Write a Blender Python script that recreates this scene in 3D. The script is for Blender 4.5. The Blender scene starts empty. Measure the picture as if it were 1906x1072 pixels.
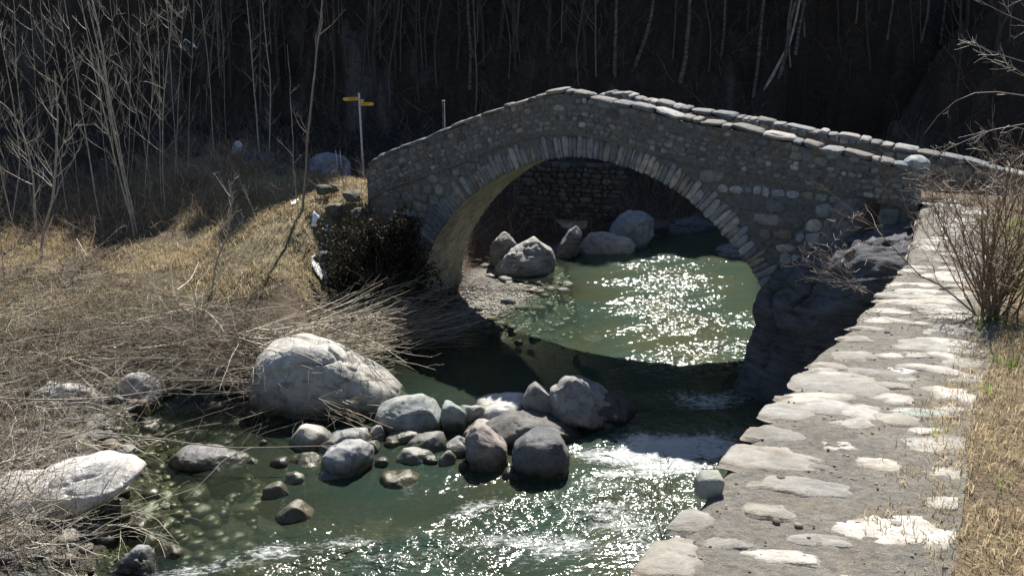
import bpy, bmesh, math, random
import numpy as np
from mathutils import Vector

# ------------------------------------------------------------------ camera, light, exposure
CAM_H, PITCH, F = 6.8, math.radians(18.0), 1586.0
SUN_EL, SUN_AZ = math.radians(49.3), math.radians(12.0)
scene = bpy.context.scene
cam_d = bpy.data.cameras.new('camera'); cam = bpy.data.objects.new('camera', cam_d)
scene.collection.objects.link(cam); scene.camera = cam
cam.location = (0, 0, CAM_H); cam.rotation_euler = (math.pi/2 - PITCH, 0, 0)
cam_d.sensor_width = 36.0; cam_d.lens = F/1906*36; cam_d.clip_start = 0.05; cam_d.clip_end = 3000

world = bpy.data.worlds.new('World'); scene.world = world; world.use_nodes = True
wn = world.node_tree; bg = wn.nodes['Background']
sky = wn.nodes.new('ShaderNodeTexSky'); sky.sky_type = 'NISHITA'; sky.sun_disc = False
sky.sun_elevation = SUN_EL; sky.sun_rotation = SUN_AZ; sky.altitude = 1200
wn.links.new(sky.outputs[0], bg.inputs[0]); bg.inputs[1].default_value = 0.058
sd = Vector((math.sin(SUN_AZ)*math.cos(SUN_EL), math.cos(SUN_AZ)*math.cos(SUN_EL), math.sin(SUN_EL)))
sl = bpy.data.lights.new('sun', 'SUN'); sl.energy = 5.0; sl.angle = math.radians(0.5); sl.color = (1, .95, .87)
sun = bpy.data.objects.new('sun', sl); scene.collection.objects.link(sun)
sun.rotation_euler = sd.to_track_quat('Z', 'Y').to_euler(); sun.location = (20, 60, 60)
vs = scene.view_settings; vs.view_transform = 'Standard'; vs.look = 'None'; vs.gamma = 1; vs.exposure = 1.1
scene.render.engine = 'CYCLES'
cy = scene.cycles; cy.max_bounces = 6; cy.diffuse_bounces = 3; cy.glossy_bounces = 2; cy.transmission_bounces = 2
cy.transparent_max_bounces = 6; cy.caustics_reflective = False; cy.caustics_refractive = False
cy.sample_clamp_indirect = 2.0; cy.sample_clamp_direct = 0; cy.use_denoising = True

rnd = random.Random(7)
nr = np.random.default_rng(11)

# ------------------------------------------------------------------ maths helpers
cp, sp = math.cos(PITCH), math.sin(PITCH)
def ray(px, py):
    a, b = (px-953)/F, (536-py)/F
    return np.array([a, cp+b*sp, -sp+b*cp])
ORI = np.array([0, 0, CAM_H])
def atz(px, py, z=0.0):
    d = ray(px, py); return ORI + d*((z-CAM_H)/d[2])
def aty(px, py, Y):
    d = ray(px, py); return ORI + d*(Y/d[1])
def atplane(px, py, P, n):
    d = ray(px, py); return ORI + d*(np.dot(P-ORI, n)/np.dot(d, n))
def atslope(px, py, z0=5.1, k=0.1):
    d = ray(px, py); return ORI + d*((CAM_H-z0)/(-d[2]-k*d[1]))

def _h(ix, iy, iz, s):
    n = (ix*374761393 + iy*668265263 + iz*2147483647 + s*1274126177) & 0xFFFFFFFF
    n = ((n ^ (n >> 13))*1274126177) & 0xFFFFFFFF
    return ((n ^ (n >> 16)) & 0xFFFF)/32767.5 - 1.0
def vnoise(P, s=0):
    P = np.asarray(P, float); I = np.floor(P).astype(np.int64); f = P-I; f = f*f*f*(f*(f*6-15)+10)
    x, y, z = I[..., 0], I[..., 1], I[..., 2]; u, v, w = f[..., 0], f[..., 1], f[..., 2]
    def L(a, b, t): return a+(b-a)*t
    return L(L(L(_h(x, y, z, s), _h(x+1, y, z, s), u), L(_h(x, y+1, z, s), _h(x+1, y+1, z, s), u), v),
             L(L(_h(x, y, z+1, s), _h(x+1, y, z+1, s), u), L(_h(x, y+1, z+1, s), _h(x+1, y+1, z+1, s), u), v), w)
def fbm(P, o=4, s=0, g=.5):
    P = np.asarray(P, float); a, t, r = 1.0, 0.0, 0.0
    for i in range(o):
        r = r + a*vnoise(P*(2.03**i)+i*17.3, s+i); t += a; a *= g
    return r/t
def fbm2(X, Y, f, o=4, s=0, g=.5):
    return fbm(np.stack([X*f, Y*f, np.zeros_like(X)+.5], -1), o, s, g)
def sst(a, b, x):
    t = np.clip((x-a)/(b-a), 0, 1); return t*t*(3-2*t)
def polydist(poly, X, Y, closed=True):
    """distance to a polyline, and inside flag"""
    n = len(poly); d2 = np.full(X.shape, 1e18); ins = np.zeros(X.shape, bool)
    for i in range(n if closed else n-1):
        ax, ay = poly[i]; bx, by = poly[(i+1) % n]
        ex, ey = bx-ax, by-ay; t = np.clip(((X-ax)*ex+(Y-ay)*ey)/(ex*ex+ey*ey+1e-12), 0, 1)
        d2 = np.minimum(d2, (X-ax-t*ex)**2+(Y-ay-t*ey)**2)
        if closed:
            c = ((ay > Y) != (by > Y)) & (X < (bx-ax)*(Y-ay)/(by-ay+1e-12)+ax); ins ^= c
    return np.sqrt(d2), ins

# ------------------------------------------------------------------ mesh helpers
COL = scene.collection
class Geo:
    def __init__(s): s.V = []; s.Q = []; s.T = []; s.C = []; s.n = 0; s.U = []
    def add(s, V, Q=None, T=None, C=(1, 1, 1)):
        V = np.asarray(V, float).reshape(-1, 3); C = np.broadcast_to(np.asarray(C, float), (len(V), 3))
        if Q is not None and len(Q): s.Q.append(np.asarray(Q, np.int64)+s.n)
        if T is not None and len(T): s.T.append(np.asarray(T, np.int64)+s.n)
        s.V.append(V); s.C.append(C); s.n += len(V)
    def build(s, name, mat, parent=None, smooth=True, origin=None, attrs=None):
        V = np.concatenate(s.V) if s.V else np.zeros((0, 3)); C = np.concatenate(s.C) if s.C else np.zeros((0, 3))
        Q = np.concatenate(s.Q) if s.Q else np.zeros((0, 4), int); T = np.concatenate(s.T) if s.T else np.zeros((0, 3), int)
        o = np.zeros(3) if origin is None else np.asarray(origin, float)
        me = bpy.data.meshes.new(name); me.vertices.add(len(V)); me.vertices.foreach_set('co', (V-o).ravel())
        me.loops.add(Q.size+T.size); me.loops.foreach_set('vertex_index', np.concatenate([Q.ravel(), T.ravel()]).astype(np.int32))
        me.polygons.add(len(Q)+len(T))
        st = np.concatenate([np.arange(len(Q))*4, Q.size+np.arange(len(T))*3]).astype(np.int32)
        me.polygons.foreach_set('loop_start', st)
        me.polygons.foreach_set('use_smooth', np.full(len(st), smooth))
        me.update(calc_edges=True); me.validate()
        a = me.color_attributes.new('col', 'FLOAT_COLOR', 'POINT')
        a.data.foreach_set('color', np.concatenate([C, np.ones((len(C), 1))], 1).ravel())
        for k, v in (attrs or {}).items():
            at = me.attributes.new(k, 'FLOAT', 'POINT'); at.data.foreach_set('value', np.asarray(v, float).ravel())
        me.materials.append(mat)
        ob = bpy.data.objects.new(name, me); COL.objects.link(ob); ob.location = o
        if parent is not None:
            ob.parent = parent; w = np.zeros(3); q = parent
            while q is not None: w = w+np.array(q.location); q = q.parent
            ob.location = o-w
        return ob
def tag(o, label=None, cat=None, group=None, kind=None):
    if label: o['label'] = label
    if cat: o['category'] = cat
    if group: o['group'] = group
    if kind: o['kind'] = kind
    return o
def empty(name, loc, label, cat, group=None):
    o = bpy.data.objects.new(name, None); COL.objects.link(o); o.location = [float(v) for v in loc]; o.empty_display_size = .2
    return tag(o, label, cat, group)
def gridQ(nu, nv):
    i = np.arange(nu-1)[:, None]*nv+np.arange(nv-1)[None]
    return np.stack([i, i+nv, i+nv+1, i+1], -1).reshape(-1, 4)
def tube(G, P, R, k=4, C=(1, 1, 1)):
    P = np.asarray(P, float); n = len(P); R = np.broadcast_to(np.asarray(R, float), (n,))
    T = np.gradient(P, axis=0); T /= np.linalg.norm(T, axis=1)[:, None]+1e-9
    ref = np.array([.31, .17, .93]) if abs(T[0][2]) < .85 else np.array([.95, .2, .1])
    A = np.cross(T, ref); A /= np.linalg.norm(A, axis=1)[:, None]+1e-9; B = np.cross(T, A)
    an = np.arange(k)*2*math.pi/k
    V = P[:, None]+R[:, None, None]*(A[:, None]*np.cos(an)[None, :, None]+B[:, None]*np.sin(an)[None, :, None])
    i = (np.arange(n-1)*k)[:, None]; j = np.arange(k)[None]; j2 = (j+1) % k
    Q = np.stack([i+j, i+j2, i+k+j2, i+k+j], -1).reshape(-1, 4)
    G.add(V, Q, C=C)
def walk(start, d, length, n, wig, up=0.0, r=rnd):
    P = [np.array(start, float)]; d = np.array(d, float); d /= np.linalg.norm(d); st = length/n
    for _ in range(n):
        d = d+np.array([r.gauss(0, wig), r.gauss(0, wig), r.gauss(0, wig)+up]); d /= np.linalg.norm(d)
        P.append(P[-1]+d*st)
    return np.array(P)
def branchy(G, P, r0, r1, kids, klen, ang, up, depth, col, wig=.12, k=4, tmin=.25, r=rnd):
    """tube along P, with side branches (recursive)"""
    n = len(P); tube(G, P, np.linspace(r0, r1, n), k, col)
    if depth <= 0: return
    L = np.linalg.norm(np.diff(P, axis=0), axis=1).sum()
    for _ in range(kids):
        t = r.uniform(tmin, .98); i = min(int(t*(n-1)), n-2); b = P[i]+(P[i+1]-P[i])*(t*(n-1)-i)
        d = P[i+1]-P[i]; d /= np.linalg.norm(d)+1e-9
        s = np.array([r.gauss(0, 1), r.gauss(0, 1), r.gauss(0, 1)]); s -= d*np.dot(s, d); s /= np.linalg.norm(s)+1e-9
        a = ang*r.uniform(.6, 1.3); dd = d*math.cos(a)+s*math.sin(a)
        l = klen*r.uniform(.5, 1.2)*(1.15-t*.75); rr = max(.0022, min((r0+(r1-r0)*t)*.6, l*.012+.001))
        branchy(G, walk(b, dd, l, 5 if depth > 1 else 4, wig, up, r), rr, max(.0015, rr*.3), max(2, int(kids*.45)), klen*.45, ang, up, depth-1, col, wig, 3, .2, r)
def resample(pts, n, jit=0.0, r=rnd):
    pts = np.asarray(pts, float); s = np.concatenate([[0], np.cumsum(np.linalg.norm(np.diff(pts, axis=0), axis=1))])
    t = np.linspace(0, s[-1], n); P = np.stack([np.interp(t, s, pts[:, i]) for i in range(3)], 1)
    for _ in range(max(1, n//6)): P[1:-1] = (P[:-2]+P[1:-1]*2+P[2:])/4
    if jit: P[1:] += np.cumsum(np.array([[r.gauss(0, jit) for _ in range(3)] for _ in range(n-1)]), 0)*.6
    return P

# ------------------------------------------------------------------ materials
def newmat(name):
    m = bpy.data.materials.new(name); m.use_nodes = True; nt = m.node_tree; nt.nodes.clear(); return m, nt
class N:
    def __init__(s, nt): s.nt = nt
    def __call__(s, t, ins=None, **kw):
        n = s.nt.nodes.new(t)
        for k, v in kw.items(): setattr(n, k, v)
        for k, v in (ins or {}).items():
            if isinstance(v, bpy.types.NodeSocket): s.nt.links.new(v, n.inputs[k])
            else: n.inputs[k].default_value = v
        return n
    def math(s, op, a, b=0.0, c=False):
        n = s('ShaderNodeMath', {0: a, 1: b}, operation=op); n.use_clamp = c; return n.outputs[0]
    def ramp(s, f, stops):
        n = s('ShaderNodeValToRGB', {0: f}); cr = n.color_ramp
        while len(cr.elements) < len(stops): cr.elements.new(.5)
        for e, (p, c) in zip(cr.elements, stops):
            e.position = p; e.color = (*c, 1) if len(c) == 3 else c
        return n.outputs[0]
    def mix(s, f, a, b, mode='MIX'):
        n = s('ShaderNodeMix', data_type='RGBA', blend_type=mode)
        for i, v in ((0, f), (6, a), (7, b)):
            if isinstance(v, bpy.types.NodeSocket): s.nt.links.new(v, n.inputs[i])
            else: n.inputs[i].default_value = v if i == 0 else (*v, 1)[:4]
        return n.outputs[2]
    def noise(s, vec, scale, detail=4, rough=.55, dist=0.0):
        return s('ShaderNodeTexNoise', {'Vector': vec, 'Scale': scale, 'Detail': detail, 'Roughness': rough, 'Distortion': dist}).outputs[0]
g3 = lambda v: (v, v, v)

def stone_mat(name, var=.35, scale=6.0, bump=.5, wet=False, streak=None, lichen=0.0, rough=.85, pits=True, bd=.02, vcol=True):
    m, nt = newmat(name); n = N(nt)
    pos = n('ShaderNodeNewGeometry').outputs['Position']; at = n('ShaderNodeAttribute', attribute_name='col').outputs['Color']
    vec = pos
    if streak:
        mp = n('ShaderNodeMapping', {'Vector': pos}); mp.inputs['Scale'].default_value = streak; mp.inputs['Rotation'].default_value = (.3, .5, .4); vec = mp.outputs[0]
    n1 = n.noise(vec, scale, 6, .62, .4); n2 = n.noise(vec, scale*5.5, 5, .7); n3 = n.noise(pos, scale*.25, 3)
    k = n.ramp(n1, [(.28, g3(1-var*1.3)), (.5, g3(1)), (.72, g3(1+var))])
    k2 = n.ramp(n2, [(.3, g3(1-var*.8)), (.55, g3(1)), (.75, g3(1+var*.6))])
    c = n.mix(1.0, at, k, 'MULTIPLY'); c = n.mix(1.0, c, k2, 'MULTIPLY')
    c = n.mix(n.math('MULTIPLY', n.ramp(n3, [(.45, g3(0)), (.65, g3(1))]), .35), c, n.mix(1.0, c, (1.12, .98, .8), 'MULTIPLY'))
    if lichen:
        l = n.ramp(n.noise(pos, scale*1.7, 6, .7, 1.0), [(.60, g3(0)), (.68, g3(1))])
        c = n.mix(n.math('MULTIPLY', l, lichen), c, (.42, .42, .36))
        l2 = n.ramp(n.noise(pos, scale*1.1, 5, .7, 2.0), [(.66, g3(0)), (.72, g3(1))])
        c = n.mix(n.math('MULTIPLY', l2, lichen*.5), c, (.25, .17, .05))
    ro = rough
    if wet:
        z = n('ShaderNodeSeparateXYZ', {0: pos}).outputs[2]
        zz = n.math('ADD', z, n.math('MULTIPLY', n.math('SUBTRACT', n.noise(pos, 3, 3), .5), -.35))
        w = n('ShaderNodeMapRange', {'Value': zz, 'From Min': .10, 'From Max': .26, 'To Min': 1.0, 'To Max': 0.0}).outputs[0]
        c = n.mix(w, c, n.mix(1.0, c, (.33, .34, .28), 'MULTIPLY'))
        ro = n('ShaderNodeMapRange', {'Value': w, 'To Min': rough, 'To Max': .22}).outputs[0]
    if wet:
        z2 = n.math('ADD', z, n.math('MULTIPLY', n.math('SUBTRACT', n.noise(pos, 1.8, 5, .7), .5), -.9))
        w2 = n('ShaderNodeMapRange', {'Value': z2, 'From Min': .15, 'From Max': .6, 'To Min': .5, 'To Max': 0.0}).outputs[0]
        c = n.mix(w2, c, n.mix(1.0, c, (.42, .40, .36), 'MULTIPLY'))
    hb = n.math('ADD', n1, n.math('MULTIPLY', n2, .5))
    if pits:
        v = n('ShaderNodeTexVoronoi', {'Vector': vec, 'Scale': scale*9}).outputs['Distance']
        hb = n.math('ADD', hb, n.math('MULTIPLY', v, .18))
    b = n('ShaderNodeBump', {'Height': hb, 'Strength': bump, 'Distance': bd})
    p = n('ShaderNodeBsdfPrincipled', {'Base Color': c, 'Roughness': ro, 'Normal': b.outputs[0], 'Specular IOR Level': .3})
    o = n('ShaderNodeOutputMaterial', {0: p.outputs[0]}); return m
M_rock = stone_mat('river_rock', .3, 5, .6, wet=True, lichen=.25, bd=.03)
M_slate = stone_mat('slaty_rock', .45, 2.6, 1.0, wet=True, streak=(1, 1, 5), lichen=.2, bd=.09)
M_mason = stone_mat('masonry_stone', .38, 9, .7, lichen=.5, bd=.02)
M_mortar = stone_mat('lime_mortar', .4, 14, .9, lichen=.25, bd=.02)
M_path = stone_mat('cap_mortar', .3, 22, 1.0, lichen=.15, bd=.03)
M_cap = stone_mat('cap_stone', .22, 12, .8, lichen=.12, bd=.012, streak=(1, 1.6, 1))
M_ground = stone_mat('ground_soil', .45, 7, 1.0, wet=True, bd=.06)
M_bed = stone_mat('pebble', .3, 20, .5, wet=True, bd=.01)

def plaster_mat():
    m, nt = newmat('vault_render'); n = N(nt); pos = n('ShaderNodeNewGeometry').outputs['Position']
    a = n.noise(pos, 1.5, 7, .68, 1.2); b = n.noise(pos, 6, 6, .75, .5)
    c = n.ramp(a, [(.34, (.09, .085, .05)), (.47, (.2, .19, .15)), (.6, (.46, .435, .35)), (.75, (.55, .53, .45))])
    c = n.mix(.6, c, n.ramp(b, [(.3, (.07, .07, .04)), (.65, (.55, .5, .38))]))
    bp = n('ShaderNodeBump', {'Height': b, 'Strength': .7, 'Distance': .03})
    p = n('ShaderNodeBsdfPrincipled', {'Base Color': c, 'Roughness': .9, 'Normal': bp.outputs[0]}); n('ShaderNodeOutputMaterial', {0: p.outputs[0]}); return m
M_vault = plaster_mat()

def leafy_mat(name, trans=.35, rough=.7, var=.4, spec=.2):
    m, nt = newmat(name); n = N(nt); at = n('ShaderNodeAttribute', attribute_name='col').outputs['Color']
    pos = n('ShaderNodeNewGeometry').outputs['Position']
    k = n.ramp(n.noise(pos, 9, 3), [(.3, g3(1-var)), (.7, g3(1+var))]); c = n.mix(1.0, at, k, 'MULTIPLY')
    p = n('ShaderNodeBsdfPrincipled', {'Base Color': c, 'Roughness': rough, 'Specular IOR Level': spec})
    out = p.outputs[0]
    if trans:
        t = n('ShaderNodeBsdfTranslucent', {'Color': c}); out = n('ShaderNodeMixShader', {0: trans, 1: p.outputs[0], 2: t.outputs[0]}).outputs[0]
    n('ShaderNodeOutputMaterial', {0: out}); return m
M_grass = leafy_mat('dry_grass', .45)
M_twig = leafy_mat('bare_twig', 0, .5, .35, .5)
M_bark = stone_mat('tree_bark', .45, 14, .9, streak=(1, 1, .3), bd=.02)
M_leaf = leafy_mat('evergreen_leaf', .2)

def birch_mat():
    m, nt = newmat('birch_bark'); n = N(nt); pos = n('ShaderNodeNewGeometry').outputs['Position']
    mp = n('ShaderNodeMapping', {'Vector': pos}); mp.inputs['Scale'].default_value = (2, 2, 9)
    a = n.noise(mp.outputs[0], 1.6, 5, .7); c = n.ramp(a, [(.44, (.03, .03, .028)), (.6, (.13, .125, .115)), (.8, (.24, .235, .22))])
    p = n('ShaderNodeBsdfPrincipled', {'Base Color': c, 'Roughness': .7}); n('ShaderNodeOutputMaterial', {0: p.outputs[0]}); return m
M_birch = birch_mat()
def snow_mat():
    m, nt = newmat('old_snow'); n = N(nt); pos = n('ShaderNodeNewGeometry').outputs['Position']
    b = n('ShaderNodeBump', {'Height': n.noise(pos, 14, 5), 'Strength': .5, 'Distance': .02})
    p = n('ShaderNodeBsdfPrincipled', {'Base Color': (.82, .84, .88, 1), 'Roughness': .6, 'Normal': b.outputs[0]}); n('ShaderNodeOutputMaterial', {0: p.outputs[0]}); return m
M_snow = snow_mat()
def flat_mat(name, c, rough=.5, metal=0.0):
    m, nt = newmat(name); n = N(nt); pos = n('ShaderNodeNewGeometry').outputs['Position']
    k = n.ramp(n.noise(pos, 18, 4), [(.3, g3(.7)), (.7, g3(1.15))]); cc = n.mix(1.0, c, k, 'MULTIPLY')
    p = n('ShaderNodeBsdfPrincipled', {'Base Color': cc, 'Roughness': rough, 'Metallic': metal}); n('ShaderNodeOutputMaterial', {0: p.outputs[0]}); return m

def water_mat():
    m, nt = newmat('river_water'); n = N(nt)
    pos = n('ShaderNodeNewGeometry').outputs['Position']
    turb = n('ShaderNodeAttribute', attribute_name='turb').outputs['Fac']
    deep = n('ShaderNodeAttribute', attribute_name='deep').outputs['Fac']
    foam = n('ShaderNodeAttribute', attribute_name='foam').outputs['Fac']
    mp = n('ShaderNodeMapping', {'Vector': pos}); mp.inputs['Rotation'].default_value = (0, 0, -.30); mp.inputs['Scale'].default_value = (.75, 1.9, 1)
    a = n.noise(mp.outputs[0], 8, 1, .6, .6); b = n.noise(mp.outputs[0], 22, 0, .6, .3)
    h = n.math('ADD', a, n.math('MULTIPLY', b, .3))
    st = n('ShaderNodeMapRange', {'Value': turb, 'To Min': .12, 'To Max': 1.0}).outputs[0]
    bp = n('ShaderNodeBump', {'Height': h, 'Strength': st, 'Distance': .034})
    rg = n('ShaderNodeMapRange', {'Value': turb, 'To Min': .08, 'To Max': .12}).outputs[0]
    gl = n('ShaderNodeBsdfGlossy', {'Color': (1, 1, 1, 1), 'Roughness': rg, 'Normal': bp.outputs[0]})
    tr = n('ShaderNodeBsdfTransparent', {'Color': (.78, .84, .76, 1)})
    silt = n.mix(n.ramp(n.noise(pos, .45, 4, .6, .8), [(.35, g3(0)), (.65, g3(1))]), (.060, .070, .040), (.036, .068, .052))
    df = n('ShaderNodeBsdfDiffuse', {'Color': silt, 'Normal': bp.outputs[0]})
    body = n('ShaderNodeMixShader', {0: deep, 1: tr.outputs[0], 2: df.outputs[0]})
    fr = n('ShaderNodeFresnel', {'IOR': 1.33, 'Normal': bp.outputs[0]})
    s1 = n('ShaderNodeMixShader', {0: fr.outputs[0], 1: body.outputs[0], 2: gl.outputs[0]})
    fn = n.noise(mp.outputs[0], 3.5, 9, .82, 2.2); fn2 = n.noise(mp.outputs[0], 15, 7, .85)
    ff = n.math('ADD', n.math('MULTIPLY', n.ramp(fn, [(.3, g3(0)), (.7, g3(1))]), .62), n.math('MULTIPLY', n.ramp(fn2, [(.3, g3(0)), (.7, g3(1))]), .48))
    th = n('ShaderNodeMapRange', {'Value': foam, 'To Min': 1.0, 'To Max': .24}).outputs[0]
    fm = n('ShaderNodeMapRange', {'Value': n.math('SUBTRACT', ff, th), 'From Min': -.02, 'From Max': .26}).outputs[0]
    fd = n('ShaderNodeBsdfDiffuse', {'Color': (.8, .84, .84, 1), 'Normal': n('ShaderNodeBump', {'Height': ff, 'Strength': .8, 'Distance': .06}).outputs[0]})
    s2 = n('ShaderNodeMixShader', {0: n.math('MULTIPLY', fm, .85), 1: s1.outputs[0], 2: fd.outputs[0]})
    n('ShaderNodeOutputMaterial', {0: s2.outputs[0]}); return m
M_water = water_mat()

# ------------------------------------------------------------------ plan of the valley
LPT = atplane  # shorthand
R0 = aty(1722, 384, 14.3); L0 = aty(680, 350, 20.0)
BD = np.array([R0[0]-L0[0], R0[1]-L0[1], 0]); BL = np.linalg.norm(BD); BD /= BL
BW = np.array([-BD[1], BD[0], 0]); WID = 1.9
B0 = np.array([L0[0], L0[1], 0.0])
def bp_(s, t, z): return B0+BD*s+BW*t+np.array([0, 0, 1.0])*z
def face(px, py, t=0.0):
    p = atplane(px, py, B0+BW*t, BW); return np.dot(p-B0, BD), p[2]

edge_px = [(1175, 1072), (1232, 1000), (1290, 940), (1340, 870), (1385, 810), (1430, 755), (1480, 700), (1520, 660), (1560, 620), (1600, 585), (1640, 540), (1690, 485)]
EDGE = [atslope(*p)[:2] for p in edge_px]
d0 = EDGE[1]-EDGE[0]; d0 /= np.linalg.norm(d0)
EDGE = [EDGE[0]-np.array([.5, .866])*22, EDGE[0]-np.array([.5, .866])*4] + EDGE + [np.array([R0[0]-.15, R0[1]-.2])]
WALLW = .98
def zpath(X, Y):
    t = np.asarray(Y, float); return np.where(t < 14.3, 5.1-.1*np.maximum(t, -6), 3.67+0*t)

left_px = [(175, 1072), (215, 1000), (235, 930), (250, 860), (215, 800), (300, 752), (380, 738), (455, 742), (560, 735), (700, 712), (800, 672), (870, 655), (905, 640), (960, 612), (1010, 585), (1050, 556), (1040, 535), (960, 526), (1040, 515), (1075, 487), (1180, 478), (1250, 447), (1330, 432)]
LSH = [atz(*p)[:2] for p in left_px]
pr = [(4.95, 15.3), (5.9, 17.6), (6.6, 20.5), (7.6, 24), (10.5, 27.5), (16, 31), (30, 35)]
RIVER = [(-22, -14), (-13, -2), (-8, 4)] + [tuple(p) for p in LSH] + [(8.6, 30), (13, 35.5), (30, 40)] + pr[::-1] + [tuple(p) for p in EDGE[::-1][1:]] 
def wallside(X, Y):
    """signed distance from the wall's river edge; positive on the path side"""
    d, _ = polydist([tuple(p) for p in EDGE], X, Y, closed=False)
    ex = np.interp(Y, [p[1] for p in EDGE], [p[0] for p in EDGE]); return np.where(X > ex, d, -d)
MOUND = [(-4.4, 17.0), (-4.6, 20.2), (-3.4, 20.9), (-6.5, 23.0), (-9, 26)]
SCY = [10, 15.8, 16.6, 17.4, 18.3, 19.2, 19.9, 20.1]; SCX = [-4.0, -4.1, -4.4, -4.65, -4.75, -4.5, -3.9, -3.3]
def terr(X, Y, full=False):
    X = np.asarray(X, float); Y = np.asarray(Y, float)
    d, ins = polydist(RIVER, X, Y); sd = np.where(ins, d, -d)       # + in the water
    w = wallside(X, Y)
    right = (w > 0) & (Y < 14.6) | ((Y >= 14.6) & (X > np.interp(Y, [14, 15.3, 17.6, 24, 30, 36], [6.2, 5, 6.0, 7.8, 14, 30])))
    dl = -sd
    n1 = fbm2(X, Y, .35, 4, 3); n2 = fbm2(X, Y, 1.6, 4, 9)
    # left bank
    zl = .06+.16*np.clip(dl, 0, 1.2)+.75*sst(1.0, 4.6, dl)+.12*np.clip(dl-4.6, 0, 30)**.8*.6
    md, _ = polydist(MOUND, X, Y, closed=False); mm = np.exp(-(md/3.0)**2)
    hol = np.exp(-((X+3.3)/1.6)**4-((Y-18.0)/2.3)**4)
    left = sst(-.75, .45, np.interp(Y, SCY, SCX)-X+.10*n2); left = np.where(Y > 20.0, sst(19.75, 20.15, Y)+left*(1-sst(19.75, 20.15, Y)), left)
    htop = np.interp(Y, [14.5, 16.4, 18.2, 19.6, 21.5], [.8, 1.2, 1.9, 2.45, 2.6]); low = zl*(1-.25*hol)
    behind = Y > 20.6; zb2 = .1+.2*np.clip(dl, 0, 1)+2.5*sst(2.4, 4.8, dl)
    zm = np.where(behind & (X > -3.6), zb2, htop*left+low*(1-left))
    zl = zl*(1-mm)+np.where(left > .5, np.maximum(zm, zl), zm)*mm
    zl = np.where((X > -2.6) & (Y > 16.8) & (Y < 27), np.minimum(zl, .16+.30*np.clip(Y-20.8, 0, 9)+.9*sst(-2.0, -2.6, X)), zl)
    zl += n2*.09*sst(.2, 1.5, dl)+n1*.22*sst(1.5, 4, dl)*(1-mm)
    # river bed
    zb = -.06-.55*sst(0, np.where(X > 1.5, .7, 2.4), sd)-.35*sst(1.5, 4, sd)-.5*sst(1.5, 3, X)*sst(0, .8, sd)+n2*.09
    # right bank
    zr = zpath(X, Y)
    zr = np.where(Y > 14.3, 3.67-2.3*sst(16.9, 19.5, Y-.0*X)+n1*.1, zr)
    zr = np.where(Y < 14.3, zr-.045+.03*n2+.055*sst(.95, 1.04, w)+.08*sst(1.2, 3.0, w), zr)
    rise = np.where(Y < 14.6, sst(.2, .9, w), sst(.0, 1.0, dl))
    zright = zb*(1-rise)+zr*rise
    z = np.where(sd > 0, zb, zl); z = np.where(right, zright, z)
    # hillside
    s = Y-28.0-.5*n1*3+2.5*sst(8, 13, X)
    hill = .5*np.clip(s, 0, 4)+1.9*np.clip(s-3, 0, 200)
    ridge = 20.8+.7*fbm2(X, Y*0+3, .3, 3, 21)+11.8*sst(-.4, -1.8, X)-6.0*sst(-1.8, -8, X)  # unseen crest, raised on the left to shape where its shade ends
    hill = hill+n1*.8*sst(1, 6, s)+n2*.5*sst(0, 4, s)
    top = ridge-z; hill = np.where(hill > top, top-.25*(hill-top), hill)
    far = sst(0, 2.0, s)*np.where(ins & (d > .2), sst(4, 8, s), 1)
    z = z+np.maximum(hill, 0)*far
    if full: return z, sd, dl, w, right, mm, s, n1, n2
    return z
def tz(x, y): return float(terr(np.array([x]), np.array([y]))[0])
def hit(px, py):
    d = ray(px, py); t = np.linspace(3, 60, 900); P = ORI+d*t[:, None]; z = terr(P[:, 0], P[:, 1])
    b = np.where(P[:, 2] < z)[0]; i = b[0] if len(b) else 600; return P[i]

# ------------------------------------------------------------------ ground sheet
def spaced(segs):
    out = []
    for a, b, h in segs: out.append(np.arange(a, b, h))
    out.append([segs[-1][1]]); return np.concatenate(out)
xs = spaced([(-70, -30, 2.5), (-30, -15, .5), (-15, -11, .2), (-11, 10, .075), (10, 16, .25), (16, 30, .7), (30, 80, 2.5)])
ys = spaced([(-30, -8, 2), (-8, 1.5, .25), (1.5, 7.5, .1), (7.5, 26, .075), (26, 36, .15), (36, 60, .5), (60, 140, 4)])
XX, YY = np.meshgrid(xs, ys, indexing='ij')
Z, SD, DL, WS, RGT, MM, HS, n1, n2 = terr(XX, YY, True)
n3 = fbm2(XX, YY, 5, 4, 31); n4 = fbm2(XX, YY, .9, 4, 44)
Z = Z+np.where(HS > 0, 0, 1)*n3*.025
straw = np.array([.36, .27, .16]); straw2 = np.array([.27, .23, .14]); soil = np.array([.09, .065, .042]); litter = np.array([.075, .05, .034])
grav = np.array([.26, .25, .23]); bedc = np.array([.26, .25, .17]); moss = np.array([.10, .12, .04])
def lerp(a, b, t): return a+(b-a)*t[..., None]
C = np.broadcast_to(soil, XX.shape+(3,)).copy()
g = sst(-.2, .25, n4+.25*n3)*sst(3.2, 4.6, DL+n1)
C = lerp(C, straw, g*.9); C = lerp(C, straw2, sst(.1, .4, n1)*g*.6)
C = lerp(C, litter, sst(21.2, 22.8, YY+n4*.8)*np.where(RGT, 0, 1)*(1-.75*MM))
C = lerp(C, straw2*.8, MM*sst(2.4, 3.2, DL)*.9)
C = lerp(C, grav, (1-sst(.7, 1.4, DL+n4*.5))*np.where(SD < 0, 1, 0)*np.where(XX > -6, 1, .6))
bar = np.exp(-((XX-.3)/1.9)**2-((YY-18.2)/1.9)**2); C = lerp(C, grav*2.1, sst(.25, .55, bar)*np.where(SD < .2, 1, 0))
C = lerp(C, bedc*(1+.4*n3[..., None]), np.where(SD > -.05, 1., 0.))
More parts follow.
